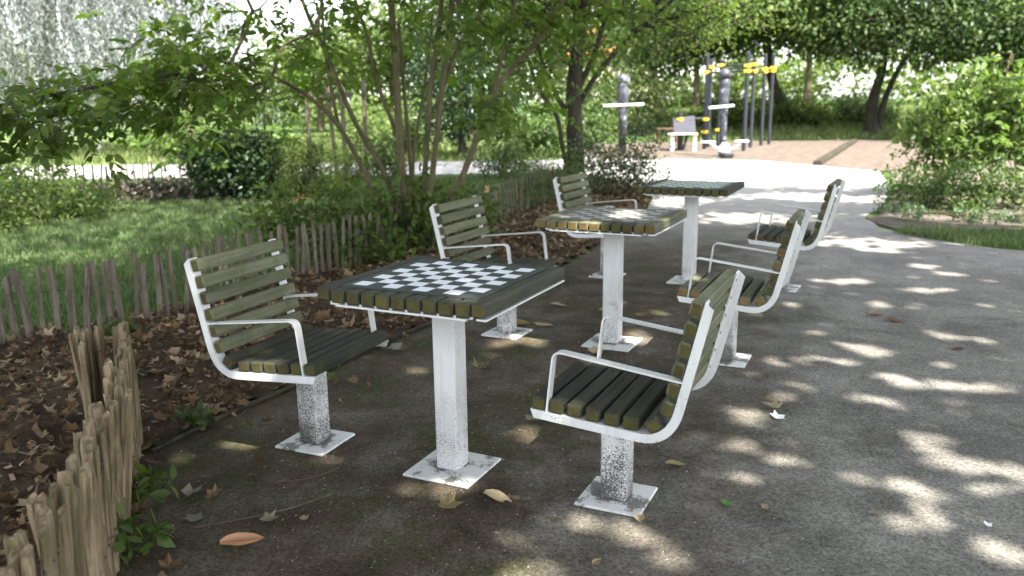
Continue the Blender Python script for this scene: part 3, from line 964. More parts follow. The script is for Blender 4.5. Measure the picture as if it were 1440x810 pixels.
# ------------------------------------------------------------------ paling fences
def picket_mesh(name, h, w_, th, mat, r):
    """one split chestnut pale: irregular section, slight bend, rough slanted top"""
    V, F = [], []
    n = 7
    lv = [0, 0.2, 0.4, 0.58, 0.76, 0.93, 1.0]
    bx, by = r.uniform(-0.012, 0.012), r.uniform(-0.008, 0.008)
    sl = r.uniform(-0.4, 0.4)
    base = []
    for k in range(6):
        a = 2 * math.pi * k / 6 + r.uniform(-0.25, 0.25)
        base.append((math.cos(a) * w_ / 2 * r.uniform(0.8, 1.15), math.sin(a) * th / 2 * r.uniform(0.8, 1.2)))
    for i in range(n):
        t = lv[i]
        k_ = 1.0 - 0.12 * t
        if i == n - 1: k_ *= r.uniform(0.78, 0.95)
        for x, y in base:
            V.append((x * k_ + bx * math.sin(t * 3) + r.uniform(-.0032, .0032), y * k_ + by * math.sin(t * 3) + r.uniform(-.0030, .0030), h * t + ((x * sl + r.uniform(-.008, .005)) if i == n - 1 else 0)))
    for i in range(n - 1):
        for k in range(6):
            k2 = (k + 1) % 6
            F.append((i * 6 + k, i * 6 + k2, (i + 1) * 6 + k2, (i + 1) * 6 + k))
    F.append(tuple((n - 1) * 6 + k for k in range(6)))
    return mk(name, V, F, mat)

def along(pts, sp):
    out, carry = [], 0.0
    P = smooth_path([(p[0], p[1], 0) for p in pts], 8)
    for a, b in zip(P, P[1:]):
        d = (b - a).length
        while carry < d:
            q = a + (b - a) * (carry / d)
            out.append((q.x, q.y, math.atan2(b.y - a.y, b.x - a.x)))
            carry += sp
        carry -= d
    return out

def paling_fence(label, pts, sp, h, w_, th, mats, wires, seed, lean=0.05, z0=0.0, skip=0.0, sub=True):
    r = random.Random(seed)
    spots = along(pts, sp)
    t = thing('paling_fence', (spots[0][0], spots[0][1], 0), label, 'fence', 'low chestnut paling fences')
    vars_ = [picket_mesh('picket', h * (r.uniform(0.95, 1.03) if th > 0.03 else r.uniform(0.9, 1.08)), w_ * r.uniform(0.75, 1.25), th * r.uniform(0.8, 1.25), r.choice(mats), r) for _ in range(10)]
    for x, y, a in spots:
        if r.random() < skip: continue
        o = obj('picket', r.choice(vars_), t, (x - spots[0][0] + r.uniform(-.006, .006), y - spots[0][1] + r.uniform(-.006, .006), z0 - 0.01),
                (r.gauss(0, lean), r.gauss(0, lean), a + r.gauss(0, 0.25)), (1, 1, r.uniform(0.97, 1.03) if th > 0.03 else r.uniform(0.92, 1.06)))
    for zz in wires:
        for sd in (-1, 1):
            pp = []
            for i, (x, y, a) in enumerate(spots):
                nx, ny = -math.sin(a), math.cos(a)
                off = sd * (th * 0.62) * (1 if i % 2 else 0.4)
                pp.append((x + nx * off - spots[0][0], y + ny * off - spots[0][1], zz + math.sin(i * 0.7) * 0.006))
            mb = MB(); mb.tube(pp, 0.0022, 4); mb.build('wire', [M['wire']], t)
    return t
paling_fence('close-up tan split paling fence curling at the lower left corner', NEARF, 0.031, 0.50, 0.050, 0.034, [M['picket_tan']], (0.13, 0.37), 5, 0.045)
paling_fence('low grey paling fence between the lawn and the leaf litter bed', BACKF, 0.074, 0.49, 0.036, 0.022, [M['picket']], (0.34,), 8, 0.05, 0.02)
paling_fence('distant paling fence at the far edge of the lawn by the pale path', [(-11.5, 11.2), (-9.5, 12.35), (-7.32, 13.4), (-6.48, 13.86), (-5.9, 14.35), (-4.9, 14.65), (-3.6, 14.9)], 0.11, 0.55, 0.040, 0.025, [M['picket']], (0.42,), 12, 0.07)

# ------------------------------------------------------------------ the multi-stemmed tree behind the nearest table
def multi_stem():
    rng = np.random.default_rng(42)
    loc = (-0.95, 7.75, 0)
    t = thing('multi_stem_tree', loc, 'multi-stemmed tree with thin bare stems fanning out behind the nearest table', 'tree')
    b = loc
    stems = [  # points (x, y, z) and radii
        ([(-0.98, 7.70, 0), (-1.27, 7.55, 0.63), (-1.54, 7.50, 1.21), (-1.82, 7.42, 1.50), (-2.10, 7.2, 1.66), (-2.7, 6.8, 1.85)], 0.042, 0.020),
        ([(-1.54, 7.50, 1.21), (-1.62, 7.55, 1.7), (-1.66, 7.6, 2.4), (-1.75, 7.8, 3.6)], 0.026, 0.014),
        ([(-0.96, 7.78, 0), (-1.16, 7.58, 0.76), (-1.39, 7.50, 1.23), (-1.62, 7.50, 1.85), (-1.80, 7.50, 2.30), (-2.1, 7.5, 3.4)], 0.044, 0.024),
        ([(-0.95, 7.74, 0), (-1.00, 7.58, 0.97), (-1.16, 7.50, 1.52), (-1.26, 7.50, 2.03), (-1.34, 7.50, 2.32), (-1.5, 7.5, 3.5)], 0.034, 0.020),
        ([(-0.95, 7.70, 0), (-0.985, 7.50, 0.7), (-1.00, 7.45, 1.5), (-1.02, 7.45, 2.30), (-1.1, 7.5, 4.0)], 0.062, 0.040),
        ([(-0.92, 7.80, 0), (-0.93, 7.70, 0.8), (-0.96, 7.66, 1.5), (-0.98, 7.6, 2.1)], 0.036, 0.024),
        ([(-0.90, 7.72, 0), (-0.80, 7.55, 0.65), (-0.70, 7.50, 1.55), (-0.58, 7.48, 2.30), (-0.5, 7.5, 3.8)], 0.046, 0.030),
        ([(-0.87, 7.72, 0), (-0.73, 7.48, 0.65), (-0.59, 7.45, 1.55), (-0.48, 7.45, 2.30), (-0.3, 7.4, 3.8)], 0.050, 0.032),
        ([(-0.60, 7.46, 1.50), (-0.45, 7.5, 1.88), (-0.20, 7.5, 2.25), (0.3, 7.5, 3.3)], 0.028, 0.018),
        ([(-0.84, 7.72, 0), (-0.50, 7.52, 0.62), (-0.28, 7.45, 1.13), (-0.12, 7.42, 1.52), (0.25, 7.45, 1.92), (0.50, 7.45, 2.30), (1.0, 7.4, 3.2)], 0.050, 0.030),
        ([(-0.14, 7.42, 1.50), (-0.02, 7.45, 1.95), (0.06, 7.45, 2.30), (0.2, 7.3, 3.3)], 0.028, 0.016),
        ([(-0.93, 7.80, 0), (-0.92, 7.8, 0.85), (-0.78, 7.85, 1.62), (-0.70, 7.9, 2.2)], 0.028, 0.016),
    ]
    allp = []
    for pts, r0, r1 in stems:
        V, F = lumpy_tube(pts, r0 * 0.62, r1 * 0.62, 9, flare=1.25)
        obj('stem', mk('stem', rel(V, b), F, M['bark'], smooth=True), t)
        allp += [np.array(p) for p in smooth_path(pts, 4) if p.z > 1.2]
    # crown: spreading tiers of leaves, from low in the picture to well above it
    blobs = [(-1.75, 7.2, 2.0, 0.95, 0.8, 0.42), (-1.4, 7.4, 2.5, 1.5, 0.9, 0.5), (-0.3, 7.2, 2.35, 1.3, 0.9, 0.45), (0.55, 7.0, 2.15, 0.8, 0.7, 0.5),
             (-0.9, 7.3, 3.4, 2.6, 1.7, 0.8), (0.6, 7.3, 3.4, 1.8, 1.5, 0.8), (-1.2, 8.3, 1.75, 1.2, 0.4, 0.45), (-0.2, 8.3, 1.6, 0.9, 0.4, 0.5), (0.45, 7.7, 1.65, 0.5, 0.5, 0.4), (-2.0, 8.2, 1.6, 0.8, 0.5, 0.35)]
    c, ctr = in_ellipsoids(1600, blobs, rng, 0.4)
    # the branch that reaches left and towards the camera
    arm = smooth_path([(-2.7, 6.8, 1.85), (-2.3, 6.4, 1.66), (-2.45, 5.9, 1.60), (-2.75, 5.4, 1.51), (-3.2, 4.95, 1.38), (-3.6, 4.6, 1.30)], 6)
    mbx = MB(); mbx.tube([(p.x - b[0], p.y - b[1], p.z - b[2]) for p in arm], [0.020 - 0.013 * i / (len(arm) - 1) for i in range(len(arm))], 7)
    mbx.build('stem', [M['bark_dark']], t, True)
    an = np.array([tuple(p) for p in arm])
    k = rng.integers(3, len(an), 420)
    bc = an[k] + rng.normal(size=(420, 3)) * np.array([0.26, 0.24, 0.13]) + np.array([0, 0, -0.06])
    k2 = rng.integers(0, 9, 70)
    bc2 = an[k2] + rng.normal(size=(70, 3)) * np.array([0.35, 0.3, 0.22]) + np.array([0, 0, 0.1])
    # drooping sprays in front of the right-hand stem and at the top of the picture
    bc3 = np.array([(-0.16, 6.3, 1.42), (-0.10, 6.25, 1.36), (-0.20, 6.35, 1.35), (-0.05, 6.3, 1.46), (0.02, 6.3, 1.50), (-0.25, 6.4, 1.48), (0.10, 6.4, 1.60)])
    bc3 = np.repeat(bc3, 3, 0) + rng.normal(size=(21, 3)) * 0.05
    base = np.concatenate([c, bc, bc2, bc3])
    axis = np.concatenate([norm(c - ctr + rng.normal(size=c.shape) * 0.5), norm(rng.normal(size=bc.shape) + np.array([-0.5, -0.6, 0])), norm(rng.normal(size=bc2.shape)), norm(rng.normal(size=bc3.shape) * 0.5 + np.array([0.1, -0.2, -1.2]))])
    axis[:, 2] = axis[:, 2] * 0.45 - 0.22
    axis[len(c) + len(bc) + len(bc2):, 2] -= 0.7
    tg = np.concatenate([c[::2], bc[::2], bc3[::3]])
    V, F = grow_branches([tuple(p) for p in allp] + [tuple(p) for p in arm], None, tg, 0.0018, rng, 0.014)
    tag(obj('twigs', mk('twigs', rel(V, b), F, M['bark_mid']), t), kind='stuff')
    P, X, Nn, Z = compound_leaves(base, axis, 3, 0.17, 0.088, rng)
    keep = carve(P, 0.9, 0.09, 0.03)
    P, X, Nn, Z = P[keep], X[keep], Nn[keep], Z[keep]
    # the 300 leaves that show largest are leaves of their own
    cp = np.array([0, 0, CAMH]); d = P - cp
    dep = d @ np.array([0, math.cos(PITCH), -math.sin(PITCH)])
    u = FPX * (d[:, 0]) / dep; v = FPX * (d @ np.array([0, math.sin(PITCH), math.cos(PITCH)])) / dep
    vis = (abs(u) < 715) & (abs(v) < 400)
    size = np.where(vis, Z / dep, 0)
    big = np.argsort(-size)[:300]
    sel = np.zeros(len(P), bool); sel[big] = True
    V, F, _ = place(T_OVAL, P[~sel] - np.array(b), X[~sel], Nn[~sel], Z[~sel])
    o = obj('crown', mesh_np('crown', V, F, M['lf_centre']), t); tag(o, kind='stuff')
    lv = [mk('leaf', T_OVAL[0] * np.array([1, s, 1]), [tuple(f) for f in T_OVAL[1]], M['lf_centre']) for s in (0.9, 1.0, 1.12)]
    _, _, R = place(T_OVAL, P[sel], X[sel], Nn[sel], Z[sel])
    for i, (p, z) in enumerate(zip(P[sel] - np.array(b), Z[sel])):
        m = Matrix(R[i].tolist()).to_4x4() @ Matrix.Scale(z, 4)
        m.translation = Vector(p)
        q = obj('leaf', lv[i % 3], t); q.matrix_local = m
multi_stem()

# ------------------------------------------------------------------ the large plane tree that shades the path from the left
def shade_tree():
    rng = np.random.default_rng(77)
    loc = (7.2, -5.2, 0)
    t = thing('plane_tree', loc, 'tall plane tree behind the viewer whose high crown shades the tables', 'tree')
    V, F = lumpy_tube([(7.2, -5.2, 0), (7.1, -5.1, 3), (6.6, -4.6, 5), (5.6, -3.8, 7.5)], 0.42, 0.22, 12)
    obj('trunk', mk('trunk', rel(V, loc), F, M['bark_mid'], smooth=True), t)
    n = 205000
    gx = rng.uniform(-9.5, 6.5, n); gy = rng.uniform(-2.0, 22.5, n); z = rng.uniform(6.4, 9.4, n)
    lim = 15.2 - 1.2 * np.clip((gx - 0.9) / 1.2, 0, 1) + 0.5 * np.sin(gx * 2.0)
    f = np.clip((lim - gy) / 1.6, 0, 1)
    f = np.maximum(f, 0.42 * np.clip((1.2 - gx) / 0.8, 0, 1) * np.clip((gx + 5.0) / 1.5, 0, 1) * np.clip((21.5 - gy) / 1.0, 0, 1))   # light shade on the cross path
    f *= np.clip((6.4 - gx - 0.10 * np.maximum(gy - 5, 0)) / 1.2, 0, 1)
    band = np.sin(gy * 3.1 + 0.9 * np.sin(gx * 1.3)) * 0.6 + np.sin(gx * 2.7 + gy) * 0.4
    f *= np.where((gx > 1.9) & (gy > 7.6), np.clip(0.72 - 0.085 * np.maximum(gy - 8.5, 0) + 0.9 * band, 0.02, 1), 1)
    f *= 1 - 0.82 * np.clip((-1.8 - gx) / 1.0, 0, 1) * np.clip((gy - 6.2) / 1.2, 0, 1) * (gy < 15)     # thinner over the lawn
    k = rng.random(n) < f
    P = np.stack([gx + KX * z, gy + KY * z, z], 1)[k]
    m = len(P)
    X = rng.normal(size=(m, 3)); X[:, 2] = X[:, 2] * 0.4 - 0.3
    Nn = rng.normal(size=(m, 3)) * 0.5 + np.array([0, 0, 1.0])
    Z = rng.uniform(0.16, 0.27, m)
    q = carve(P + norm(X) * Z[:, None] * 0.5, 1.0, 0.22, 0.026)
    P, X, Nn, Z = P[q], X[q], Nn[q], Z[q]
    c = P[rng.permutation(len(P))[:160]]
    V, F = grow_branches([(7.1, -5.1, 3.0), (6.85, -4.85, 4), (6.6, -4.6, 5), (6.1, -4.2, 6.3), (5.6, -3.8, 7.5)], None, c, 0.005, rng, 0.10)
    tag(obj('branches', mk('branches', rel(V, loc), F, M['bark_mid']), t), kind='stuff')
    V, F, _ = place(T_RHOMB, P - np.array(loc), X, Nn, Z)
    o = obj('crown', mesh_np('crown', V, F, M['lf_plane']), t); tag(o, kind='stuff')
shade_tree()

# ------------------------------------------------------------------ trees further off
tree('dark_trunk_tree', 'dark-trunked tree with many upswept branches in front of the exercise posts', 'tree', (1.05, 13.2, 0),
     [(1.05, 13.2, 0), (1.03, 13.1, 0.8), (0.99, 13.0, 1.55), (1.05, 13.0, 2.3), (1.1, 13.0, 3.6)], 0.15, 0.085,
     [(0.7, 13.0, 3.0, 2.0, 1.3, 1.2), (2.3, 12.8, 2.95, 1.3, 0.9, 0.6), (-0.6, 13.2, 2.6, 1.1, 1.0, 0.9), (0.3, 13.1, 1.75, 0.6, 0.6, 0.4), (2.9, 12.9, 2.4, 1.0, 0.9, 0.5)], 700, 17, 0.15, 0.072, M['lf_dark'], M['bark_dark'], T_OVAL,
     shell=0.4, tip=0.0078, bt=0.8, seed=4)
# low extra limbs of that tree: thin stems beside the trunk
t = bpy.data.objects['dark_trunk_tree']
for pts, r0, r1 in (([(0.98, 13.1, 0.05), (0.82, 13.0, 0.7), (0.72, 12.95, 1.2), (0.45, 12.9, 1.6), (0.2, 12.9, 2.3)], 0.045, 0.022), ([(1.05, 13.05, 1.3), (1.35, 13.0, 1.8), (1.8, 12.95, 2.3), (2.5, 12.9, 2.9)], 0.05, 0.025),
                    ([(1.0, 13.05, 1.1), (0.75, 13.0, 1.45), (0.55, 12.95, 1.85), (0.35, 12.9, 2.6)], 0.045, 0.022), ([(1.05, 13.0, 1.55), (1.3, 13.0, 2.1), (1.55, 13.0, 2.9)], 0.05, 0.03)):
    V, F = lumpy_tube(pts, r0, r1, 8, flare=1.1)
    obj('limb', mk('limb', rel(V, (1.05, 13.2, 0)), F, M['bark_dark'], smooth=True), t)

tree('evergreen_tree', 'dark glossy evergreen tree filling the gap behind the thin stems', 'tree', (-1.25, 21.6, 0),
     [(-1.25, 21.6, 0), (-1.25, 21.6, 1.2), (-1.2, 21.6, 2.6)], 0.12, 0.05,
     [(-1.2, 21.6, 1.6, 1.3, 1.1, 1.35), (-0.6, 21.6, 1.9, 0.8, 0.8, 1.2), (-1.7, 21.6, 2.4, 0.7, 0.8, 1.0)], 760, 15, 0.17, 0.12, M['lf_ever'], M['bark_dark'], T_OVAL, seed=6, shell=0.4)

# willow with hanging silvery strands at the upper left
def willow():
    rng = np.random.default_rng(5)
    loc = (-14.0, 25.5, 0)
    t = thing('weeping_willow', loc, 'weeping willow with silvery hanging strands at the far upper left', 'tree')
    V, F = lumpy_tube([(-14.0, 25.5, 0), (-13.9, 25.5, 2), (-13.6, 25.4, 4), (-13.2, 25.2, 6.5)], 0.24, 0.15, 10, flare=1.2)
    obj('trunk', mk('trunk', rel(V, loc), F, M['bark_dark'], smooth=True), t)
    n = 780
    a = rng.uniform(0, 2 * math.pi, n); r = np.sqrt(rng.random(n)) * 1.0
    top = np.stack([-12.6 + 4.6 * r * np.cos(a), 25.0 + 3.4 * r * np.sin(a), 7.4 - 2.4 * r ** 2 + rng.normal(size=n) * 0.3], 1)
    low = np.clip(0.5 + 1.9 * rng.random(n) + 0.25 * np.sin(top[:, 0] * 1.7) * 2, 0.35, 4)
    V, F = grow_branches([(-13.9, 25.5, 2), (-13.6, 25.4, 4), (-13.2, 25.2, 6.5)], None, top[::4], 0.008, rng, 0.12)
    tag(obj('branches', mk('branches', rel(V, loc), F, M['bark_dark']), t), kind='stuff')
    P, X = [], []
    for i in range(n):
        m = int((top[i, 2] - low[i]) / 0.05)
        s = np.linspace(0, 1, m)
        sway = rng.normal(size=2) * 0.5 + np.array([0.55, 0])
        p = np.stack([top[i, 0] + sway[0] * s ** 1.5 + rng.normal(size=m) * 0.03, top[i, 1] + sway[1] * s ** 1.5 + rng.normal(size=m) * 0.03, top[i, 2] + (low[i] - top[i, 2]) * s], 1)
        P.append(p); x = rng.normal(size=(m, 3)) * 0.5; x[:, 2] -= 1.0; X.append(x)
    P = np.concatenate(P); X = np.concatenate(X); m = len(P)
    V, F, _ = place(T_SLIM, P - np.array(loc), X, rng.normal(size=(m, 3)), rng.uniform(0.11, 0.21, m))
    o = obj('crown', mesh_np('crown', V, F, M['lf_willow']), t); tag(o, kind='stuff')
willow()

# saplings with light green pinnate leaves at the far fence
def sapling(loc, label, h, n, seed, spread, lean=0.0):
    rng = np.random.default_rng(seed)
    t = thing('sapling', loc, label, 'sapling', 'slender saplings and shoots')
    st = [(0, 0, 0), (lean * 0.3, 0, h * 0.4), (lean * 0.6, 0.02, h * 0.75), (lean, 0, h)]
    V, F = lumpy_tube(st, 0.020, 0.008, 7, flare=1.1)
    obj('trunk', mk('trunk', V, F, M['bark'], smooth=True), t)
    z = rng.uniform(0.28, 1.0, n) * h
    a = rng.uniform(0, 2 * math.pi, n)
    d = np.stack([np.cos(a), np.sin(a), rng.uniform(-0.1, 0.35, n)], 1)
    rr = spread * rng.uniform(0.15, 1.0, n) * (1 - 0.35 * (z / h))
    base = np.stack([lean * z / h, 0 * z, z], 1) + d * rr[:, None]
    V, F = grow_branches(st[1:], None, base, 0.0022, rng, 0.012)
    tag(obj('twigs', mk('twigs', V, F, M['bark']), t), kind='stuff')
    P, X, Nn, Z = compound_leaves(base, d * np.array([1, 1, 0.3]), 4, 0.36, 0.15, rng)
    V, F, _ = place(T_OVAL, P, X, Nn, Z)
    o = obj('crown', mesh_np('crown', V, F, M['lf_pinnate']), t); tag(o, kind='stuff')
sapling((-4.75, 12.6, 0), 'slender sapling with tiers of light green leaves in front of the distant fence', 2.1, 70, 21, 0.75, -0.25)
sapling((-3.85, 12.9, 0), 'leafy sapling leaning right above the dark shrubs', 2.4, 60, 22, 0.85, 0.15)
sapling((6.95, 11.9, 0), 'upright leafy shoot rising above the tall bright bush', 2.0, 46, 24, 0.42, 0.1)
sapling((-6.0, 15.6, 0), 'slender sapling just beyond the distant paling fence', 2.2, 60, 23, 0.9, 0.1)

# shrubs
shrub('low_shrub', 'low spreading dark green shrub at the left edge of the lawn', (-5.6, 10.6, 0),
      [(-6.2, 10.4, 0.25, 0.9, 0.8, 0.42), (-5.5, 10.6, 0.18, 0.5, 0.55, 0.28), (-7.0, 10.0, 0.3, 0.9, 0.9, 0.45), (-5.9, 9.5, 0.12, 0.6, 0.45, 0.2)], 420, 17, 0.09, 0.062, M['lf_dark'], M['bark_dark'], seed=31)
shrub('laurel_shrub', 'dark laurel shrub in front of the right end of the distant fence', (-4.05, 12.7, 0),
      [(-4.15, 12.6, 0.5, 0.8, 0.55, 0.55)], 330, 16, 0.11, 0.095, M['lf_ever'], M['bark_dark'], seed=32)
shrub('conifer_shrub', 'rounded dark shrub with fine foliage left of the thin stems', (-3.1, 12.6, 0),
      [(-3.1, 12.5, 0.5, 0.8, 0.55, 0.62), (-2.5, 12.5, 0.3, 0.5, 0.4, 0.34)], 560, 26, 0.08, 0.05, M['lf_dark'], M['bark_dark'], tpl=T_NARROW, seed=33)
shrub('pale_bush', 'pale bushy growth hiding the left part of the distant fence', (-7.9, 13.2, 0),
      [(-8.0, 13.0, 0.4, 1.2, 0.5, 0.45), (-9.4, 12.2, 0.5, 0.9, 0.6, 0.5)], 260, 14, 0.12, 0.07, M['lf_mid'], M['bark_mid'], seed=34)
shrub('flowering_plant', 'small plant with red flowers at the foot of the rounded dark shrub', (-2.95, 11.75, 0),
      [(-2.95, 11.75, 0.1, 0.20, 0.12, 0.08)], 14, 3, 0.03, 0.026, M['lf_red'], M['bark_mid'], cat='plant', seed=35)
shrub('leafy_undergrowth', 'leafy undergrowth tangled round the foot of the multi-stemmed tree', (-1.35, 7.5, 0),
      [(-1.5, 7.3, 0.34, 0.50, 0.35, 0.36), (-0.85, 7.55, 0.36, 0.5, 0.3, 0.42), (-2.1, 7.3, 0.42, 0.4, 0.3, 0.26), (-1.25, 6.85, 0.22, 0.35, 0.25, 0.24), (-0.4, 8.2, 0.3, 0.35, 0.3, 0.3)], 420, 9, 0.10, 0.075, M['lf_dark'], M['bark_mid'], seed=36, cat='undergrowth')
shrub('fence_climber', 'feathery green growth over the paling fence behind the farthest left seat', (0.15, 10.4, 0),
      [(0.25, 10.5, 0.33, 0.40, 0.5, 0.32), (0.65, 11.4, 0.4, 0.5, 0.6, 0.4), (0.85, 10.4, 0.16, 0.25, 0.4, 0.18)], 210, 18, 0.085, 0.055, M['lf_mid'], M['bark_mid'], tpl=T_NARROW, seed=37, cat='plant')
shrub('bramble', 'sparse grey-green bramble left of the farthest chess table', (1.72, 12.0, 0),
      [(1.6, 12.0, 0.45, 0.55, 0.5, 0.42), (2.05, 11.9, 0.35, 0.4, 0.4, 0.35), (1.2, 12.4, 0.5, 0.4, 0.4, 0.4), (1.95, 12.3, 0.85, 0.35, 0.35, 0.35)], 340, 12, 0.10, 0.055, M['lf_bramble'], M['bark_dark'], seed=38, cat='bramble')
shrub('sunlit_bush', 'tall bright green bush at the right edge of the path', (6.3, 12.0, 0),
      [(6.05, 11.9, 0.80, 0.45, 0.5, 0.60), (6.75, 12.1, 0.95, 0.5, 0.5, 0.80), (6.95, 12.2, 1.55, 0.20, 0.22, 0.45), (6.25, 12.0, 1.25, 0.22, 0.25, 0.36), (5.75, 11.8, 1.05, 0.2, 0.2, 0.2), (7.5, 12.3, 0.9, 0.5, 0.6, 0.8), (6.5, 11.8, 1.3, 0.16, 0.2, 0.3)], 430, 13, 0.085, 0.115, M['lf_bush'], M['bark_mid'], seed=39, cat='bush', tpl=T_OVAL, upness=0.35, droop=-0.25)
shrub('low_bush', 'low spreading bush below the tall bright bush on the right', (5.5, 10.4, 0),
      [(5.35, 10.5, 0.16, 0.35, 0.35, 0.2), (6.0, 10.5, 0.25, 0.6, 0.5, 0.36), (6.9, 10.3, 0.22, 0.6, 0.5, 0.32), (5.6, 11.3, 0.25, 0.5, 0.4, 0.3), (5.5, 9.8, 0.08, 0.4, 0.3, 0.1)], 290, 12, 0.09, 0.075, M['lf_mid'], M['bark_mid'], seed=40, cat='bush')
shrub('ground_cover_plant', 'dusty blue-green plant at the tip of the bed on the right', (4.75, 9.5, 0),
      [(4.75, 9.5, 0.08, 0.28, 0.3, 0.11), (5.5, 9.2, 0.07, 0.5, 0.3, 0.10), (6.6, 9.2, 0.08, 0.6, 0.35, 0.12), (4.75, 10.1, 0.06, 0.25, 0.3, 0.10)], 190, 9, 0.05, 0.05, M['lf_blue'], M['bark_mid'], seed=41, cat='plant')
for i, (x, y, rx, h, lab, lm) in enumerate((
    (-2.5, 15.6, 0.55, 0.7, 'small leafy bush right of the grey timber frame', 'lf_mid'),
    (-0.2, 15.4, 0.6, 0.75, 'small leafy bush between the thin stems and the dark tree', 'lf_mid'),
    (0.5, 21.8, 1.0, 1.15, 'round green bush behind the trunk of the dark tree', 'lf_mid'),
    (2.0, 25.5, 1.2, 1.5, 'leafy green bush behind the mottled white exercise post', 'lf_mid'),
    (4.6, 31.5, 1.5, 2.6, 'tall leafy bush behind the inclined workout bench', 'lf_bright'),
    (2.9, 31.0, 1.4, 2.4, 'dense mid-green bush at the back left of the playground', 'lf_mid'),
    (8.4, 32.5, 1.6, 1.2, 'low dark hedge bush behind the right-hand rig posts', 'lf_dark'),
    (11.0, 33.0, 1.7, 1.1, 'low hedge bush on the bank right of the leaning trunk', 'lf_dark'),
    (13.9, 33.5, 1.7, 1.0, 'low bush on the bank below the dark spreading tree', 'lf_mid'),
    (-3.6, 23.5, 1.3, 1.3, 'pale green bush beyond the grey timber frame', 'lf_bright'),
    (-8.5, 22.5, 1.8, 1.2, 'low green bush beyond the pale path on the far left', 'lf_bright'))):
    z = terrain(x, y)
    shrub('bush', lab, (x, y, z), [(x, y, z + h * 0.5, rx, rx * 0.7, h * 0.55), (x + rx * 0.5, y, z + h * 0.35, rx * 0.6, rx * 0.6, h * 0.4)], int(150 * rx), 16, 0.18 if rx > 0.9 else 0.11, 0.13 if rx > 0.9 else 0.075, M[lm], M['bark_dark'], seed=60 + i, cat='bush', tpl=T_RHOMB, tip=0.006)

def big(x, y, h, r, lab, lm, bm, seed, trunk=None, r0=0.22, blobs=None, clumps=420, per=20, ls=0.20, sp=0.34, tpl=T_RHOMB, bt=0.35, tip=0.008):
    z = terrain(x, y)
    tr = trunk or [(x, y, z - 0.05), (x + 0.05, y, z + h * 0.25), (x - 0.05, y, z + h * 0.5), (x, y, z + h * 0.75)]
    bl = blobs or [(x, y, z + h * 0.68, r, r * 0.85, h * 0.30), (x - r * 0.5, y, z + h * 0.5, r * 0.6, r * 0.6, h * 0.2), (x + r * 0.5, y, z + h * 0.52, r * 0.65, r * 0.6, h * 0.2)]
    tree('leafy_tree', lab, 'tree', (x, y, z), tr, r0, r0 * 0.45, bl, clumps, per, sp, ls, M[lm], M[bm], tpl, shell=0.4, tip=tip, bt=bt, seed=seed)
# right: dark spreading tree, leaning tree, bough over the rig coloured as sunlit
big(13.3, 30.5, 9, 5, 'dark spreading tree with a forked trunk on the right', 'lf_shade', 'bark_dark', 81,
    trunk=[(13.25, 30.5, 0.1), (13.2, 30.5, 1.2), (13.5, 30.5, 2.6), (13.4, 30.4, 5)], r0=0.24,
    blobs=[(13.8, 28.5, 4.2, 4.4, 3.0, 1.8), (16.8, 26.5, 3.7, 3.2, 2.5, 1.9), (11.0, 28.5, 3.9, 2.2, 2.0, 1.0), (18.3, 27.5, 2.2, 2.0, 1.8, 1.5), (12.5, 29, 6.5, 6, 3, 1.4)], clumps=2100, per=22, ls=0.18)
t = bpy.data.objects[[o.name for o in bpy.data.objects if o.get('label', '').startswith('dark spreading tree')][0]]
V, F = lumpy_tube([(0.25, 0.1, -0.1), (0.32, 0.05, 1.0), (0.75, 0, 2.3), (1.6, 0, 3.6)], 0.13, 0.07, 8)
obj('trunk', mk('trunk', V, F, M['bark_dark'], smooth=True), t)
big(10.9, 33.0, 9, 4, 'tree with a leaning dark trunk behind the exercise rig', 'lf_mid', 'bark_dark', 82,
    trunk=[(11.0, 33.0, 0.3), (10.75, 33.0, 1.2), (10.3, 33.0, 2.2), (9.8, 32.8, 4.4)], r0=0.30,
    blobs=[(9.5, 31.5, 4.7, 3.6, 2.6, 1.7), (6.2, 32.5, 3.9, 2.6, 2.0, 1.5), (8.8, 29.5, 4.6, 2.0, 1.5, 1.0)], clumps=1200, per=22, ls=0.18)

# a low bough of that tree, leaves coloured paler to look sunlit
def bough():
    rng = np.random.default_rng(88)
    t = [o for o in bpy.data.objects if o.get('label', '').startswith('tree with a leaning dark trunk')][0]
    c, ctr = in_ellipsoids(170, [(8.3, 28.4, 4.45, 1.5, 1.1, 0.55), (9.6, 28.2, 3.9, 0.9, 0.8, 0.4)], rng, 0.4)
    P, X, Nn, Z = scatter_leaves(c, ctr, 20, 0.28, 0.19, rng, 0.5)
    V, F, _ = place(T_RHOMB, P - np.array(t.location), X, Nn, Z)
    tag(obj('bough', mesh_np('bough', V, F, M['lf_bush']), t), kind='stuff')
bough()

# wooded skyline closing the view
def skyline():
    rng = np.random.default_rng(314)
    n = 1900
    x = rng.uniform(-62, 70, n); y = rng.uniform(54, 64, n)
    top = 5.0 + 2.2 * np.sin(x * 0.31) + 1.4 * np.sin(x * 0.83 + 1) - 4.6 * np.exp(-((x + 19) / 15) ** 2)
    z = rng.random(n) ** 0.8 * top + 0.3
    c = np.stack([x, y, z], 1)
    P, X, Nn, Z = scatter_leaves(c, c - np.array([0, 0, 1.0]), 26, 0.8, 0.5, rng, 0.35)
    V, F, _ = place(T_RHOMB, P, X, Nn, Z)
    o = obj('far_wood', mesh_np('far_wood', V, F, M['lf_bright'])); tag(o, kind='stuff')
skyline()
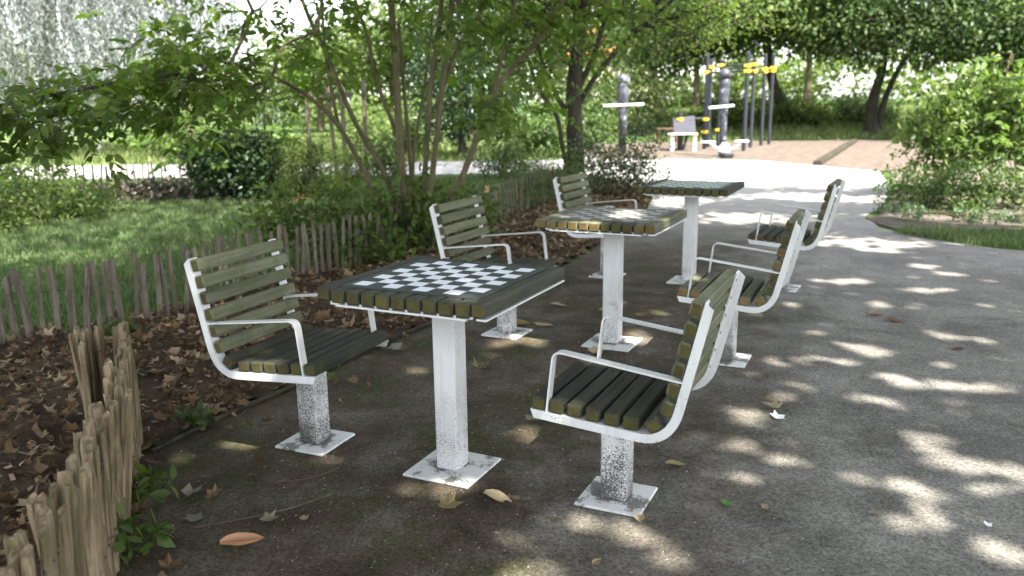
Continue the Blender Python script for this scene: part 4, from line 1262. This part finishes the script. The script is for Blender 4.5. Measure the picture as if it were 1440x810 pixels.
# ring of background trees
for i, (x, y, h, r, lab, lm) in enumerate((
    (-10.0, 44, 5.5, 3.0, 'small bright tree far behind the distant fence', 'lf_bright'),
    (-5.0, 36, 6.0, 2.6, 'bright yellow-green tree far behind the timber frame', 'lf_bright'),
    (-1.5, 34, 8.0, 3.2, 'leafy tree far behind the glossy evergreen', 'lf_mid'),
    (3.0, 38, 8.5, 3.6, 'tall leafy tree far behind the dark-trunked tree', 'lf_bright'),
    (6.8, 40, 9.0, 3.8, 'tall tree far behind the workout bench', 'lf_mid'),
    (17.0, 48, 9.0, 4.5, 'sunlit tree in the far meadow on the right', 'lf_bright'),
    (23.0, 42, 10, 5.0, 'large tree at the far right edge behind the bright bush', 'lf_mid'),
    (11.5, 52, 8.0, 4.2, 'hazy tree at the end of the far meadow', 'lf_bright'))):
    big(x, y, h, r, lab, lm, 'bark_mid', 90 + i, clumps=330, per=18, ls=0.26, sp=0.42)

# ------------------------------------------------------------------ playground
M['steel_dark'] = plain('dark_grey_steel', (0.022, 0.025, 0.034), 0.5, 0.3, 0.15, 3)
M['steel_light'] = plain('light_grey_steel', (0.62, 0.64, 0.66), 0.4, 0.5, 0.06, 3)
M['yellow'] = plain('yellow_plastic', (0.75, 0.48, 0.02), 0.45, 0.4, 0.06, 3)
M['pad'] = plain('dark_rubber_pad', (0.045, 0.045, 0.056), 0.6, 0.3, 0.15, 6)
M['brown'] = plain('brown_timber', (0.10, 0.06, 0.035), 0.8, 0.2, 0.3, 9)

def rod(name, a, b, r, mat, parent, n=8):
    mb = MB(); mb.tube([a, b], r, n)
    return mb.build(name, [mat], parent, False)
def clamp(parent, p, r=0.072, h=0.085):
    mb = MB(); mb.tube([(p[0], p[1], p[2] - h / 2), (p[0], p[1], p[2] - h * 0.4), (p[0], p[1], p[2] + h * 0.4), (p[0], p[1], p[2] + h / 2)], [r * 0.85, r, r, r * 0.85], 12)
    mb.tube([(p[0] - r * 1.35, p[1], p[2]), (p[0] + r * 1.35, p[1], p[2])], h * 0.32, 8)
    return mb.build('clamp', [M['yellow']], parent, False)
R0 = (6.4, 24.2, 0.012)
rig = thing('exercise_rig', R0, 'dark grey pull-up rig with tall posts and yellow clamps', 'exercise rig')
posts = [(5.67, 24.2, 2.72), (6.02, 25.2, 2.60), (6.42, 25.6, 2.60), (6.48, 22.97, 2.68), (7.15, 24.65, 2.58), (7.75, 25.6, 2.75), (8.24, 26.4, 2.80)]
for x, y, h in posts:
    V, F = tube([(x, y, 0), (x, y, h - 0.03), (x, y, h)], [0.053, 0.053, 0.04], 10)
    obj('post', mk('post', rel(V, R0), F, M['steel_dark']), rig)
for i, zz in ((0, 2.18), (1, 2.36), (2, 2.22), (2, 2.42), (3, 2.30), (3, 2.16), (4, 2.20), (4, 2.40), (5, 2.22), (5, 2.31), (6, 2.36), (6, 2.27), (0, 0.86), (0, 0.50), (2, 0.50)):
    x, y, h = posts[i]; clamp(rig, (x - R0[0], y - R0[1], zz - R0[2]))
for i, j, zz in ((0, 3, 2.17), (0, 2, 2.2), (3, 4, 2.19), (4, 5, 2.21), (5, 6, 2.30), (1, 2, 2.38), (2, 4, 2.40), (3, 2, 2.28)):
    a, b = posts[i], posts[j]
    rod('crossbar', (a[0] - R0[0], a[1] - R0[1], zz - R0[2]), (b[0] - R0[0], b[1] - R0[1], zz - R0[2]), 0.026, M['steel_dark'], rig)
V, F = tube([(4.90, 24.0, 0), (4.90, 24.0, 1.10)], 0.062, 10)
obj('post', mk('post', rel(V, R0), F, M['steel_dark']), rig)
clamp(rig, (4.90 - R0[0], 24.0 - R0[1], 0.86)); clamp(rig, (4.90 - R0[0], 24.0 - R0[1], 0.52))
rod('crossbar', (4.90 - R0[0], 24.0 - R0[1], 0.88), (5.67 - R0[0], 24.2 - R0[1], 0.88), 0.026, M['steel_dark'], rig)

B0 = (4.85, 23.4, 0.012)
bn = thing('workout_bench', B0, 'inclined workout bench with white legs and yellow caps', 'bench')
for dx in (-0.30, 0.33):
    rod('leg', (dx, -0.1, 0), (dx, -0.1, 0.42), 0.055, M['steel_light'], bn, 10)
    mb = MB(); mb.tube([(dx, -0.1, 0.42), (dx, -0.1, 0.50)], [0.085, 0.075], 10); mb.build('cap', [M['yellow']], bn)
rod('brace', (0.15, 0.5, 0), (0.35, 0.5, 0.85), 0.035, M['steel_dark'], bn)
rod('brace', (0.0, 0.1, 0), (0.0, 0.1, 0.45), 0.05, M['steel_dark'], bn)
V, F, T = chamfer_box((0.62, 0.95, 0.06), 0.02, 0)
obj('pad', mk('pad', V, F, M['pad']), bn, (0.12, 0.36, 0.70), (rad(27), rad(-6), rad(-12)))
V, F, T = chamfer_box((0.80, 0.30, 0.05), 0.02, 0)
obj('seat', mk('seat', V, F, M['steel_light']), bn, (0.0, -0.06, 0.47))

E0 = (5.35, 20.9, 0.012)
em = thing('exercise_machine', E0, 'mottled grey exercise machine with a white handlebar and pedals', 'exercise machine')
M['mottle'] = None
t_ = NT('mottled_grey_paint'); v_ = t_.shifted()
n_ = t_.noise(v_, 7, 4, 0.6)
t_.done(t_.ramp(n_, [(0.45, (0.022, 0.024, 0.032)), (0.60, (0.075, 0.08, 0.10)), (0.76, (0.40, 0.41, 0.43))]), 0.5, 0.4)
M['mottle'] = t_.m
V, F = tube([(0, 0, 0.05), (0, 0, 0.5), (0.0, 0, 1.2), (0, 0, 1.75), (0, 0, 1.95)], [0.065, 0.085, 0.105, 0.13, 0.12], 14)
obj('column', mk('column', V, F, M['mottle'], smooth=True), em)
V, F = tube([(0, 0, 1.93), (0, 0, 2.02), (0, 0, 2.10), (0, 0, 2.15)], [0.15, 0.155, 0.12, 0.05], 14)
obj('cap', mk('cap', V, F, M['mottle'], smooth=True), em)
rod('handlebar', (-0.42, -0.2, 1.20), (0.20, -0.2, 1.25), 0.032, M['steel_light'], em)
rod('handlebar_stem', (0, 0, 1.2), (0, -0.2, 1.22), 0.03, M['steel_dark'], em)
for pts, nm in (([(0, 0, 0.12), (-0.25, -0.3, 0.24), (-0.42, -0.4, 0.36)], 'pedal_arm'), ([(0, 0, 0.12), (0.24, -0.3, 0.22), (0.38, -0.25, 0.34)], 'pedal_arm')):
    mb = MB(); mb.tube(pts, 0.035, 8); mb.build(nm, [M['steel_light']], em)
for x, y in ((-0.46, -0.42), (0.42, -0.26)):
    V, F, T = chamfer_box((0.34, 0.16, 0.05), 0.02, 0)
    obj('pedal', mk('pedal', V, F, M['steel_light']), em, (x, y, 0.38), (0, 0, 0.2))
V, F = tube([(0.0, 0, 0.0), (0.02, -0.15, 0.18), (0.03, -0.2, 0.32)], [0.13, 0.16, 0.08], 10)
obj('hub', mk('hub', V, F, M['steel_light']), em)
V, F, T = chamfer_box((0.26, 0.55, 0.12), 0.03, 0)
obj('foot', mk('foot', V, F, M['steel_dark']), em, (-0.02, -0.5, 0.07))

X1 = (3.10, 22.9, 0.012)
ep = thing('exercise_post', X1, 'mottled white exercise post with a white crossbar behind the dark tree', 'exercise post')
V, F = tube([(0, 0, 0), (0, 0, 1.0), (0, 0, 1.5), (0, 0, 2.0), (0, 0, 2.1)], [0.10, 0.12, 0.15, 0.19, 0.12], 14)
obj('column', mk('column', V, F, M['mottle'], smooth=True), ep)
rod('crossbar', (-0.55, -0.12, 1.27), (0.55, -0.12, 1.30), 0.035, M['steel_light'], ep)

W0 = (5.35, 28.3, 0.012)
wb = thing('timber_bench', W0, 'small dark brown timber bench at the back of the playground', 'bench')
mb = MB(); mb.box((0, 0, 0.46), (0.75, 0.38, 0.06)); mb.build('seat', [M['brown']], wb)
for x in (-0.3, 0.3):
    mb = MB(); mb.box((x, 0, 0.215), (0.07, 0.34, 0.43)); mb.build('leg', [M['brown']], wb)

# weathered timber frame on the far side of the lawn
P0 = (-3.3, 15.9, 0)
pg = thing('pergola', P0, 'weathered grey timber frame of posts and a beam beyond the lawn', 'timber frame')
for dx, dy, h, ln in ((-0.55, 0, 1.72, 0.0), (-0.18, 0.35, 2.0, -0.06), (0.12, 0, 1.78, 0.0), (0.48, 0.3, 1.95, 0.02)):
    V, F, T = chamfer_box((0.085, 0.085, h), 0.008, 0.002)
    obj('post', mk('post', V, F, M['picket']), pg, (dx, dy, h / 2 - 0.02), (0, ln, 0.2))
V, F, T = chamfer_box((0.95, 0.07, 0.10), 0.008, 0.002)
obj('beam', mk('beam', V, F, M['picket']), pg, (-0.18, 0.0, 1.58), (0, 0, 0))
V, F, T = chamfer_box((0.07, 0.05, 0.75), 0.006, 0.002)
obj('brace', mk('brace', V, F, M['picket']), pg, (0.22, -0.1, 0.32), (0, 0.45, 0))

# orange-roofed house glimpsed through the branches
H0 = (6.8, 62.0, terrain(6.8, 62))
hs = thing('house', H0, 'pale house with an orange roof glimpsed through the dark tree', 'house')
mb = MB(); mb.box((0, 0, 1.7), (7.0, 6.0, 3.4)); mb.build('wall', [plain('pale_render', (0.6, 0.56, 0.5))], hs)
V = [(-3.8, -3.4, 3.4), (3.8, -3.4, 3.4), (3.8, 3.4, 3.4), (-3.8, 3.4, 3.4), (-3.8, 0, 5.6), (3.8, 0, 5.6)]
obj('roof', mk('roof', V, [(0, 1, 5, 4), (2, 3, 4, 5), (0, 4, 3), (1, 2, 5), (3, 2, 1, 0)], plain('orange_tiles', (0.55, 0.18, 0.06), 0.8, 0.2)), hs)
for x in (-1.8, 1.8):
    mb = MB(); mb.box((x, -3.02, 1.9), (1.1, 0.06, 1.3)); wf = mb.build('window', [M['steel_light']], hs)
    mb = MB(); mb.box((x, -3.06, 1.9), (0.9, 0.03, 1.1)); mb.build('pane', [plain('dark_glass', (0.03, 0.035, 0.04), 0.1, 0.5)], wf)

# ------------------------------------------------------------------ grass
def grass(name, poly_fn, n, box, h, wd, mat, seed, zfn=lambda x, y: 0.0):
    rng = np.random.default_rng(seed)
    x = rng.uniform(box[0], box[1], n); y = rng.uniform(box[2], box[3], n)
    k = np.array([poly_fn(a, b) for a, b in zip(x, y)])
    x, y = x[k], y[k]; n = len(x)
    tuft = 0.6 + 0.8 * (0.5 + 0.5 * np.sin(x * 5.1 + 2 * np.sin(y * 3.7)) * np.sin(y * 4.3 + x))
    hh = h * rng.uniform(0.5, 1.3, n) * tuft
    a = rng.uniform(0, 2 * math.pi, n); ln = rng.normal(size=(n, 2)) * 0.45
    z0 = np.array([zfn(p, q) for p, q in zip(x, y)])
    b = np.stack([x, y, z0], 1); sd = np.stack([np.cos(a), np.sin(a), np.zeros(n)], 1) * wd / 2
    mid = b + np.stack([ln[:, 0] * hh * 0.35, ln[:, 1] * hh * 0.35, hh * 0.6], 1)
    tip = b + np.stack([ln[:, 0] * hh, ln[:, 1] * hh, hh], 1)
    V = np.stack([b - sd, b + sd, mid + sd * 0.7, tip, mid - sd * 0.7], 1).reshape(-1, 3)
    i = np.arange(n)[:, None] * 5
    F = np.concatenate([i + np.array([[0, 1, 2]]), i + np.array([[0, 2, 4]]), i + np.array([[4, 2, 3]])])
    o = obj(name, mesh_np(name, V, F, mat)); tag(o, kind='stuff')
    return o
LAWN = [(p[0] - 0.05, p[1] + 0.06) for p in BACKF] + [(0.4, 16.2), (-12, 16.2), (-12, 11), (-6.5, 3.0)]
gr = grass('lawn_grass', lambda a, b: inside(a, b, LAWN), 190000, (-9.5, 0.6, 3.2, 15.8), 0.062, 0.0075, M['grass'], 3)
VERGE = [(3.98, 8.5), (4.4, 7.7), (5.6, 6.9), (9, 5.6), (9, 8.2), (5.2, 8.6), (4.3, 8.8)]
grass('verge_grass', lambda a, b: inside(a, b, VERGE), 26000, (3.9, 9, 5.5, 8.9), 0.075, 0.009, M['grass'], 5)
grass('meadow_grass', lambda a, b: True, 30000, (-16, 1.0, 20.7, 34), 0.16, 0.035, M['grass_far'], 6)
grass('bank_grass', lambda a, b: True, 26000, (5, 24, 28.7, 42), 0.20, 0.04, M['grass_far'], 7, terrain)

# ------------------------------------------------------------------ fallen leaves
def lobed(k, curl, seed):
    """dry plane-tree leaf: five pointed lobes, cupped, with a stalk"""
    r = random.Random(seed)
    V = [(0, 0, 0)]
    out = []
    for i, (a, d) in enumerate(((-150, .45), (-118, .70), (-92, .52), (-60, .90), (-34, .64), (0, 1.0), (34, .64), (60, .90), (92, .52), (118, .70), (150, .45))):
        a = rad(a + r.uniform(-7, 7)); d *= 0.55 * r.uniform(0.85, 1.12)
        x, y = d * math.cos(a), d * math.sin(a)
        V.append((x, y, curl * (abs(y) ** 1.3) * 1.5 + curl * 0.6 * d * d + r.uniform(-0.04, 0.06) * k))
    F = [(0, i, i + 1) for i in range(1, 11)] + [(0, 11, 1)]
    if seed > 5:                                   # torn leaf: some lobes gone
        a = r.randrange(0, 6); F = [f for q, f in enumerate(F) if not (a <= q < a + r.randrange(3, 6))]
    n = len(V)
    V += [(-0.15, -0.012, 0.02), (-0.15, 0.012, 0.02), (-0.48, 0.03, 0.05)]
    F.append((n, n + 2, n + 1))
    return V, F
def folded(curl, seed):
    """simple dry oval leaf rolled along its midrib"""
    r = random.Random(seed)
    V, F = [], []
    for i in range(6):
        t = i / 5
        wv = 0.30 * math.sin(math.pi * (0.08 + 0.90 * t)) ** 0.8
        for j, s in enumerate((-1, -0.5, 0, 0.5, 1)):
            V.append((t - 0.5, s * wv * (1 - 0.25 * curl * abs(s)), curl * 0.55 * wv * s * s + 0.05 * math.sin(t * 5 + seed) + r.uniform(-.008, .008)))
    for i in range(5):
        for j in range(4):
            F.append((i * 5 + j, (i + 1) * 5 + j, (i + 1) * 5 + j + 1, i * 5 + j + 1))
    return V, F
LB = [lobed(1, c, s) for c, s in ((0.25, 1), (0.5, 2), (0.1, 3), (0.7, 4), (0.35, 5), (0.5, 6), (0.8, 7), (0.3, 8), (1.1, 9), (0.9, 10))]
FO = [folded(c, s) for c, s in ((0.6, 1), (1.2, 2), (0.3, 3))]

def litter():
    rng = np.random.default_rng(99)
    n = 26000
    x = rng.uniform(-5.2, 2.3, n); y = rng.uniform(0.7, 13.5, n)
    ok = np.array([inside(a, b, bed_poly) for a, b in zip(x, y)])
    x, y = x[ok], y[ok]
    extra = 90
    s = rng.integers(0, len(BED_EDGE) - 4, extra)
    ex = np.array([BED_EDGE[i] for i in s]) + rng.normal(size=(extra, 2)) * 0.22 + np.array([0.15, 0])
    x = np.concatenate([x, ex[:, 0]]); y = np.concatenate([y, ex[:, 1]])
    z = np.array([bed_height(a, b) if inside(a, b, bed_poly) else 0.008 for a, b in zip(x, y)])
    n = len(x)
    size = rng.uniform(0.03, 0.085, n) * (1 + 0.5 * (rng.random(n) < 0.12))
    yaw = rng.uniform(0, 2 * math.pi, n)
    tilt = rng.normal(size=(n, 2)) * 0.33
    kind = rng.integers(0, len(LB), n)
    P = np.stack([x, y, z + rng.uniform(0.004, 0.03, n)], 1)
    X = np.stack([np.cos(yaw), np.sin(yaw), rng.normal(size=n) * 0.25], 1)
    Nn = np.stack([tilt[:, 0], tilt[:, 1], np.ones(n)], 1)
    dep = P[:, 1]; u = FPX * P[:, 0] / dep
    vis = (abs(u) < 700) & (dep > 2.3)
    near = (np.abs(x + 0.88) < 0.22) & (np.abs(y - 2.39) < 0.2)
    size = np.where(near, 0.012, size)
    big_ = np.argsort(-np.where(vis, size / dep, 0))[:220]
    sel = np.zeros(n, bool); sel[big_] = True
    VV, FF, off = [], [], 0
    for k in range(len(LB)):
        q = (kind == k) & ~sel
        if not q.any(): continue
        tv, tf = np.array(LB[k][0]), np.array(LB[k][1])
        V, F, _ = place((tv, tf), P[q], X[q], Nn[q], size[q])
        VV.append(V); FF.append(F + off); off += len(V)
    nf = 46000
    fx = rng.uniform(-5.2, 2.3, nf); fy = rng.uniform(0.7, 13.5, nf)
    kf = np.array([inside(a, b, bed_poly) for a, b in zip(fx, fy)])
    fx, fy = fx[kf], fy[kf]; nf = len(fx)
    fz = np.array([bed_height(a, b) for a, b in zip(fx, fy)]) + rng.uniform(0.004, 0.022, nf)
    V, F, _ = place(T_RHOMB, np.stack([fx, fy, fz], 1), rng.normal(size=(nf, 3)) * np.array([1, 1, 0.4]), rng.normal(size=(nf, 3)) * 0.6 + np.array([0, 0, 1.0]), rng.uniform(0.018, 0.05, nf))
    o = obj('litter_crumbs', mesh_np('litter_crumbs', V, F, M['lit_brown'])); tag(o, kind='stuff')
    o = obj('leaf_litter', mesh_np('leaf_litter', np.concatenate(VV), np.concatenate(FF), M['lit_brown'])); tag(o, kind='stuff')
    me = [mk('dry_leaf', v_, f_, M['lit_brown']) for v_, f_ in LB]
    _, _, R = place((np.zeros((1, 3)), np.zeros((1, 1), int)), P[sel], X[sel], Nn[sel], size[sel])
    for i, j in enumerate(np.nonzero(sel)[0]):
        m = Matrix(R[i].tolist()).to_4x4() @ Matrix.Diagonal((float(size[j]) * 1.1, float(size[j]) * rng.uniform(0.75, 1.15), float(size[j]) * 1.2, 1.0))
        m.translation = Vector(P[j]) + Vector((0, 0, 0.012))
        q = obj('dry_leaf', me[kind[j]]); q.matrix_world = m
        tag(q, 'dry brown leaf lying loose on the leaf litter bed behind the path edging', 'leaf', 'dry leaves on the leaf litter bed')
litter()

def fallen(x, y, size, yaw, mat, label, kind='lobed', i=0, z=0.012, tilt=(0.05, 0.08)):
    V, F = LB[i % 5] if kind == 'lobed' else FO[i % 3]
    me = mk('fallen_leaf', V, F, M[mat])
    o = obj('fallen_leaf', me, None, (x, y, z), (tilt[0], tilt[1], yaw), (size, size, size))
    tag(o, label, 'leaf', 'fallen leaves on the path')
for a in (
    (-0.88, 2.39, 0.135, 0.45, 'lit_orange', 'large rolled orange leaf at the lower left of the path', 'fold', 1, 0.02),
    (-0.24, 2.64, 0.125, 0.1, 'lit_yellow', 'yellow-green lobed leaf in front of the nearest table post', 'lobed', 0),
    (-0.06, 2.69, 0.115, -0.5, 'lit_tan', 'curled pale tan leaf in a sun spot right of the nearest table base plate', 'fold', 0),
    (1.19, 3.53, 0.105, 2.0, 'lit_tan', 'tan leaf touching the white paper scrap', 'lobed', 1),
    (0.74, 2.63, 0.05, 0.4, 'lit_green', 'small green leaf on the path right of the nearest seat base', 'lobed', 2),
    (0.87, 2.60, 0.045, 1.4, 'lit_tan', 'small pale leaf furthest right of the nearest seat base', 'fold', 2),
    (0.63, 2.95, 0.085, 0.2, 'lit_yellow', 'ochre leaf behind the post of the nearest seat', 'fold', 0),
    (0.09, 3.41, 0.14, 0.3, 'lit_grey', 'grey leaf under the front of the nearest seat', 'lobed', 4),
    (0.42, 2.51, 0.065, 1.0, 'lit_tan', 'brownish curled leaf just below the nearest seat base plate', 'lobed', 3),
    (-1.18, 2.74, 0.10, 1.1, 'lit_grey', 'grey-green folded leaf near the close-up fence', 'lobed', 1),
    (-1.10, 2.56, 0.085, 2.4, 'lit_grey', 'pale grey star-shaped leaf near the foot of the close-up fence', 'lobed', 2),
    (-0.85, 2.56, 0.085, 0.0, 'lit_grey', 'pale tan pointed leaf behind the large orange leaf', 'lobed', 0),
    (-0.72, 2.55, 0.045, 1.9, 'lit_tan', 'tiny tan leaf right of the pale pointed leaf', 'lobed', 1),
    (-0.93, 2.44, 0.06, 2.8, 'lit_brown', 'small brown leaf just left of the large orange leaf', 'lobed', 4),
    (-1.07, 2.27, 0.10, 0.9, 'lit_brown', 'dark brown leaf at the bottom left corner of the path', 'lobed', 0),
    (0.46, 4.44, 0.12, 0.3, 'lit_tan', 'tan leaf in front of the middle table base plate', 'lobed', 2),
    (-0.18, 4.15, 0.11, 1.2, 'lit_yellow', 'khaki leaf between the nearest table post and the nearest seat', 'lobed', 3),
    (0.04, 5.05, 0.15, 0.1, 'lit_yellow', 'yellow leaf right of the base of the seat behind the nearest table', 'fold', 1),
    (0.20, 5.02, 0.12, -0.4, 'lit_tan', 'light brown leaf lying end to end with a yellow leaf', 'fold', 2),
    (0.33, 5.52, 0.13, 0.0, 'lit_grey', 'grey leaf left of the middle table post', 'fold', 0),
    (0.67, 5.34, 0.17, 0.2, 'lit_tan', 'long tan leaf right of the middle table post', 'fold', 0),
    (-0.70, 4.50, 0.15, -0.5, 'lit_grey', 'large pale leaf beyond the front of the left seat', 'lobed', 1),
    (-0.60, 5.31, 0.15, 1.5, 'lit_tan', 'broad pale leaf in the gap between left seat and nearest table post', 'lobed', 2),
    (2.38, 5.17, 0.11, 0.3, 'lit_brown', 'dark leaf lying far out on the grey path', 'fold', 1),
    (2.43, 5.02, 0.12, -0.7, 'lit_brown', 'dark rolled leaf nearer the camera of two on the grey path', 'fold', 0),
    (2.51, 4.41, 0.08, 0.2, 'lit_brown', 'small dark leaf furthest right on the grey path', 'fold', 2),
    (1.23, 2.55, 0.05, 0.1, 'lit_grey', 'small faded leaf on the lower right of the path', 'fold', 2),
    (0.25, 2.26, 0.05, 0.9, 'lit_brown', 'small thin leaf at the bottom edge of the path', 'fold', 1),
    (-0.28, 9.30, 0.12, 0.4, 'lit_orange', 'orange-red leaf caught on the grey fence', 'lobed', 0, 0.44, (1.2, 0.3)),
): fallen(*a)
V, F = LB[3]
o = obj('paper_scrap', mk('paper_scrap', V[:12], F[:11], M['paper']), None, (1.17, 3.41, 0.014), (0.1, 0.1, 0.4), (0.085, 0.10, 0.03))
tag(o, 'crumpled white paper scrap on the path beside a tan leaf', 'paper')
o = obj('paper_scrap', mk('paper_scrap', V[:12], F[:11], M['paper']), None, (1.56, 2.45, 0.014), (0.1, 0.05, 1.4), (0.05, 0.035, 0.015))
tag(o, 'tiny white paper scrap at the lower right edge of the path', 'paper')
for pts, lab in (([(-1.08, 2.50, 0.014), (-0.95, 2.54, 0.018), (-0.80, 2.62, 0.014), (-0.66, 2.72, 0.02)], 'thin bent twig on the path near the lower left'),
                 ([(-1.02, 2.92, 0.014), (-0.92, 2.83, 0.02), (-0.78, 2.86, 0.014), (-0.68, 2.95, 0.016)], 'thin curved twig in front of the left seat base')):
    mb = MB(); mb.tube(smooth_path(pts, 4), 0.0035, 5); o = mb.build('twig', [M['bark_mid']]); tag(o, lab, 'twig')

# loose pale grit on the compacted ground
def grit():
    rng = np.random.default_rng(55)
    n = 16000
    y = 1.9 + 7.0 * rng.random(n) ** 1.5; x = rng.uniform(-1.5, 1.0, n) + 0.45 * (y - 2) + rng.normal(size=n) * 0.6
    k = np.array([inside(a, b, path_poly) for a, b in zip(x, y)])
    x, y = x[k], y[k]; n = len(x)
    tv = np.array([(-.5, -.4, 0), (.5, -.5, 0), (.45, .5, 0), (-.5, .4, 0), (.05, 0, .55)]); tf = np.array([(0, 1, 4), (1, 2, 4), (2, 3, 4), (3, 0, 4)])
    V, F, _ = place((tv, tf), np.stack([x, y, np.full(n, 0.0055)], 1), rng.normal(size=(n, 3)) * np.array([1, 1, 0.1]), rng.normal(size=(n, 3)) * 0.12 + np.array([0, 0, 1.0]), 0.0022 + 0.0055 * rng.random(n) ** 3)
    o = obj('loose_grit', mesh_np('loose_grit', V, F, M['grit'])); tag(o, kind='stuff')
M['grit'] = leaf_mat('pale_grit', (0.06, 0.055, 0.045), (0.14, 0.13, 0.11), (0.36, 0.34, 0.30), 0.0, rough=0.8)
grit()

# brushwood and leaf heap under the distant fence
rng_ = np.random.default_rng(123)
c_ = np.stack([-5.7 + rng_.normal(size=1500) * 0.75, 12.9 + rng_.normal(size=1500) * 0.35, np.abs(rng_.normal(size=1500)) * 0.12 + 0.02], 1)
V, F, _ = place((np.array(LB[1][0]), np.array(LB[1][1])), c_, rng_.normal(size=(1500, 3)), rng_.normal(size=(1500, 3)) + np.array([0, 0, 0.6]), rng_.uniform(0.05, 0.12, 1500))
M['heap'] = leaf_mat('grey_dry_leaf', (0.045, 0.038, 0.030), (0.09, 0.078, 0.062), (0.17, 0.155, 0.13), 0.05, 1.0, 0.8)
o = obj('leaf_heap', mesh_np('leaf_heap', V, F, M['heap'])); tag(o, kind='stuff')

# weeds
for i, (x, y, h, n, lab, lm) in enumerate((
    (-1.21, 2.34, 0.11, 26, 'bright green weed at the foot of the close-up fence', 'lf_pinnate'),
    (-1.30, 2.66, 0.14, 22, 'dark weed shaded behind the close-up fence foot', 'lf_dark'),
    (-1.62, 2.85, 0.11, 8, 'small broad-leaved seedling left of the close-up fence', 'lf_mid'),
    (-1.38, 3.35, 0.10, 22, 'low weed at the end of the close-up fence by the edging rail', 'lf_mid'),
    (-0.98, 3.98, 0.12, 10, 'small weed in the leaf litter behind the left seat', 'lf_bright'),
    (-2.35, 4.75, 0.14, 40, 'tuft of weeds at the foot of the grey fence on the left', 'lf_mid'),
    (-1.75, 5.9, 0.14, 36, 'tuft of weeds at the grey fence behind the left seat', 'lf_mid'),
    (-2.0, 3.9, 0.10, 10, 'small seedling in the leaf litter left of the left seat', 'lf_mid'))):
    shrub('weed', lab, (x, y, 0.01 if i < 2 else bed_height(x, y)), [(x, y, 0.02 + h * 0.55, 0.085 + 0.004 * n * 0.3, 0.07, h * 0.5)], n, 2, 0.015, 0.062 if n < 30 else 0.05, M[lm], M['lf_mid'], seed=200 + i, cat='weed', tip=0.0012, bt=0.9)
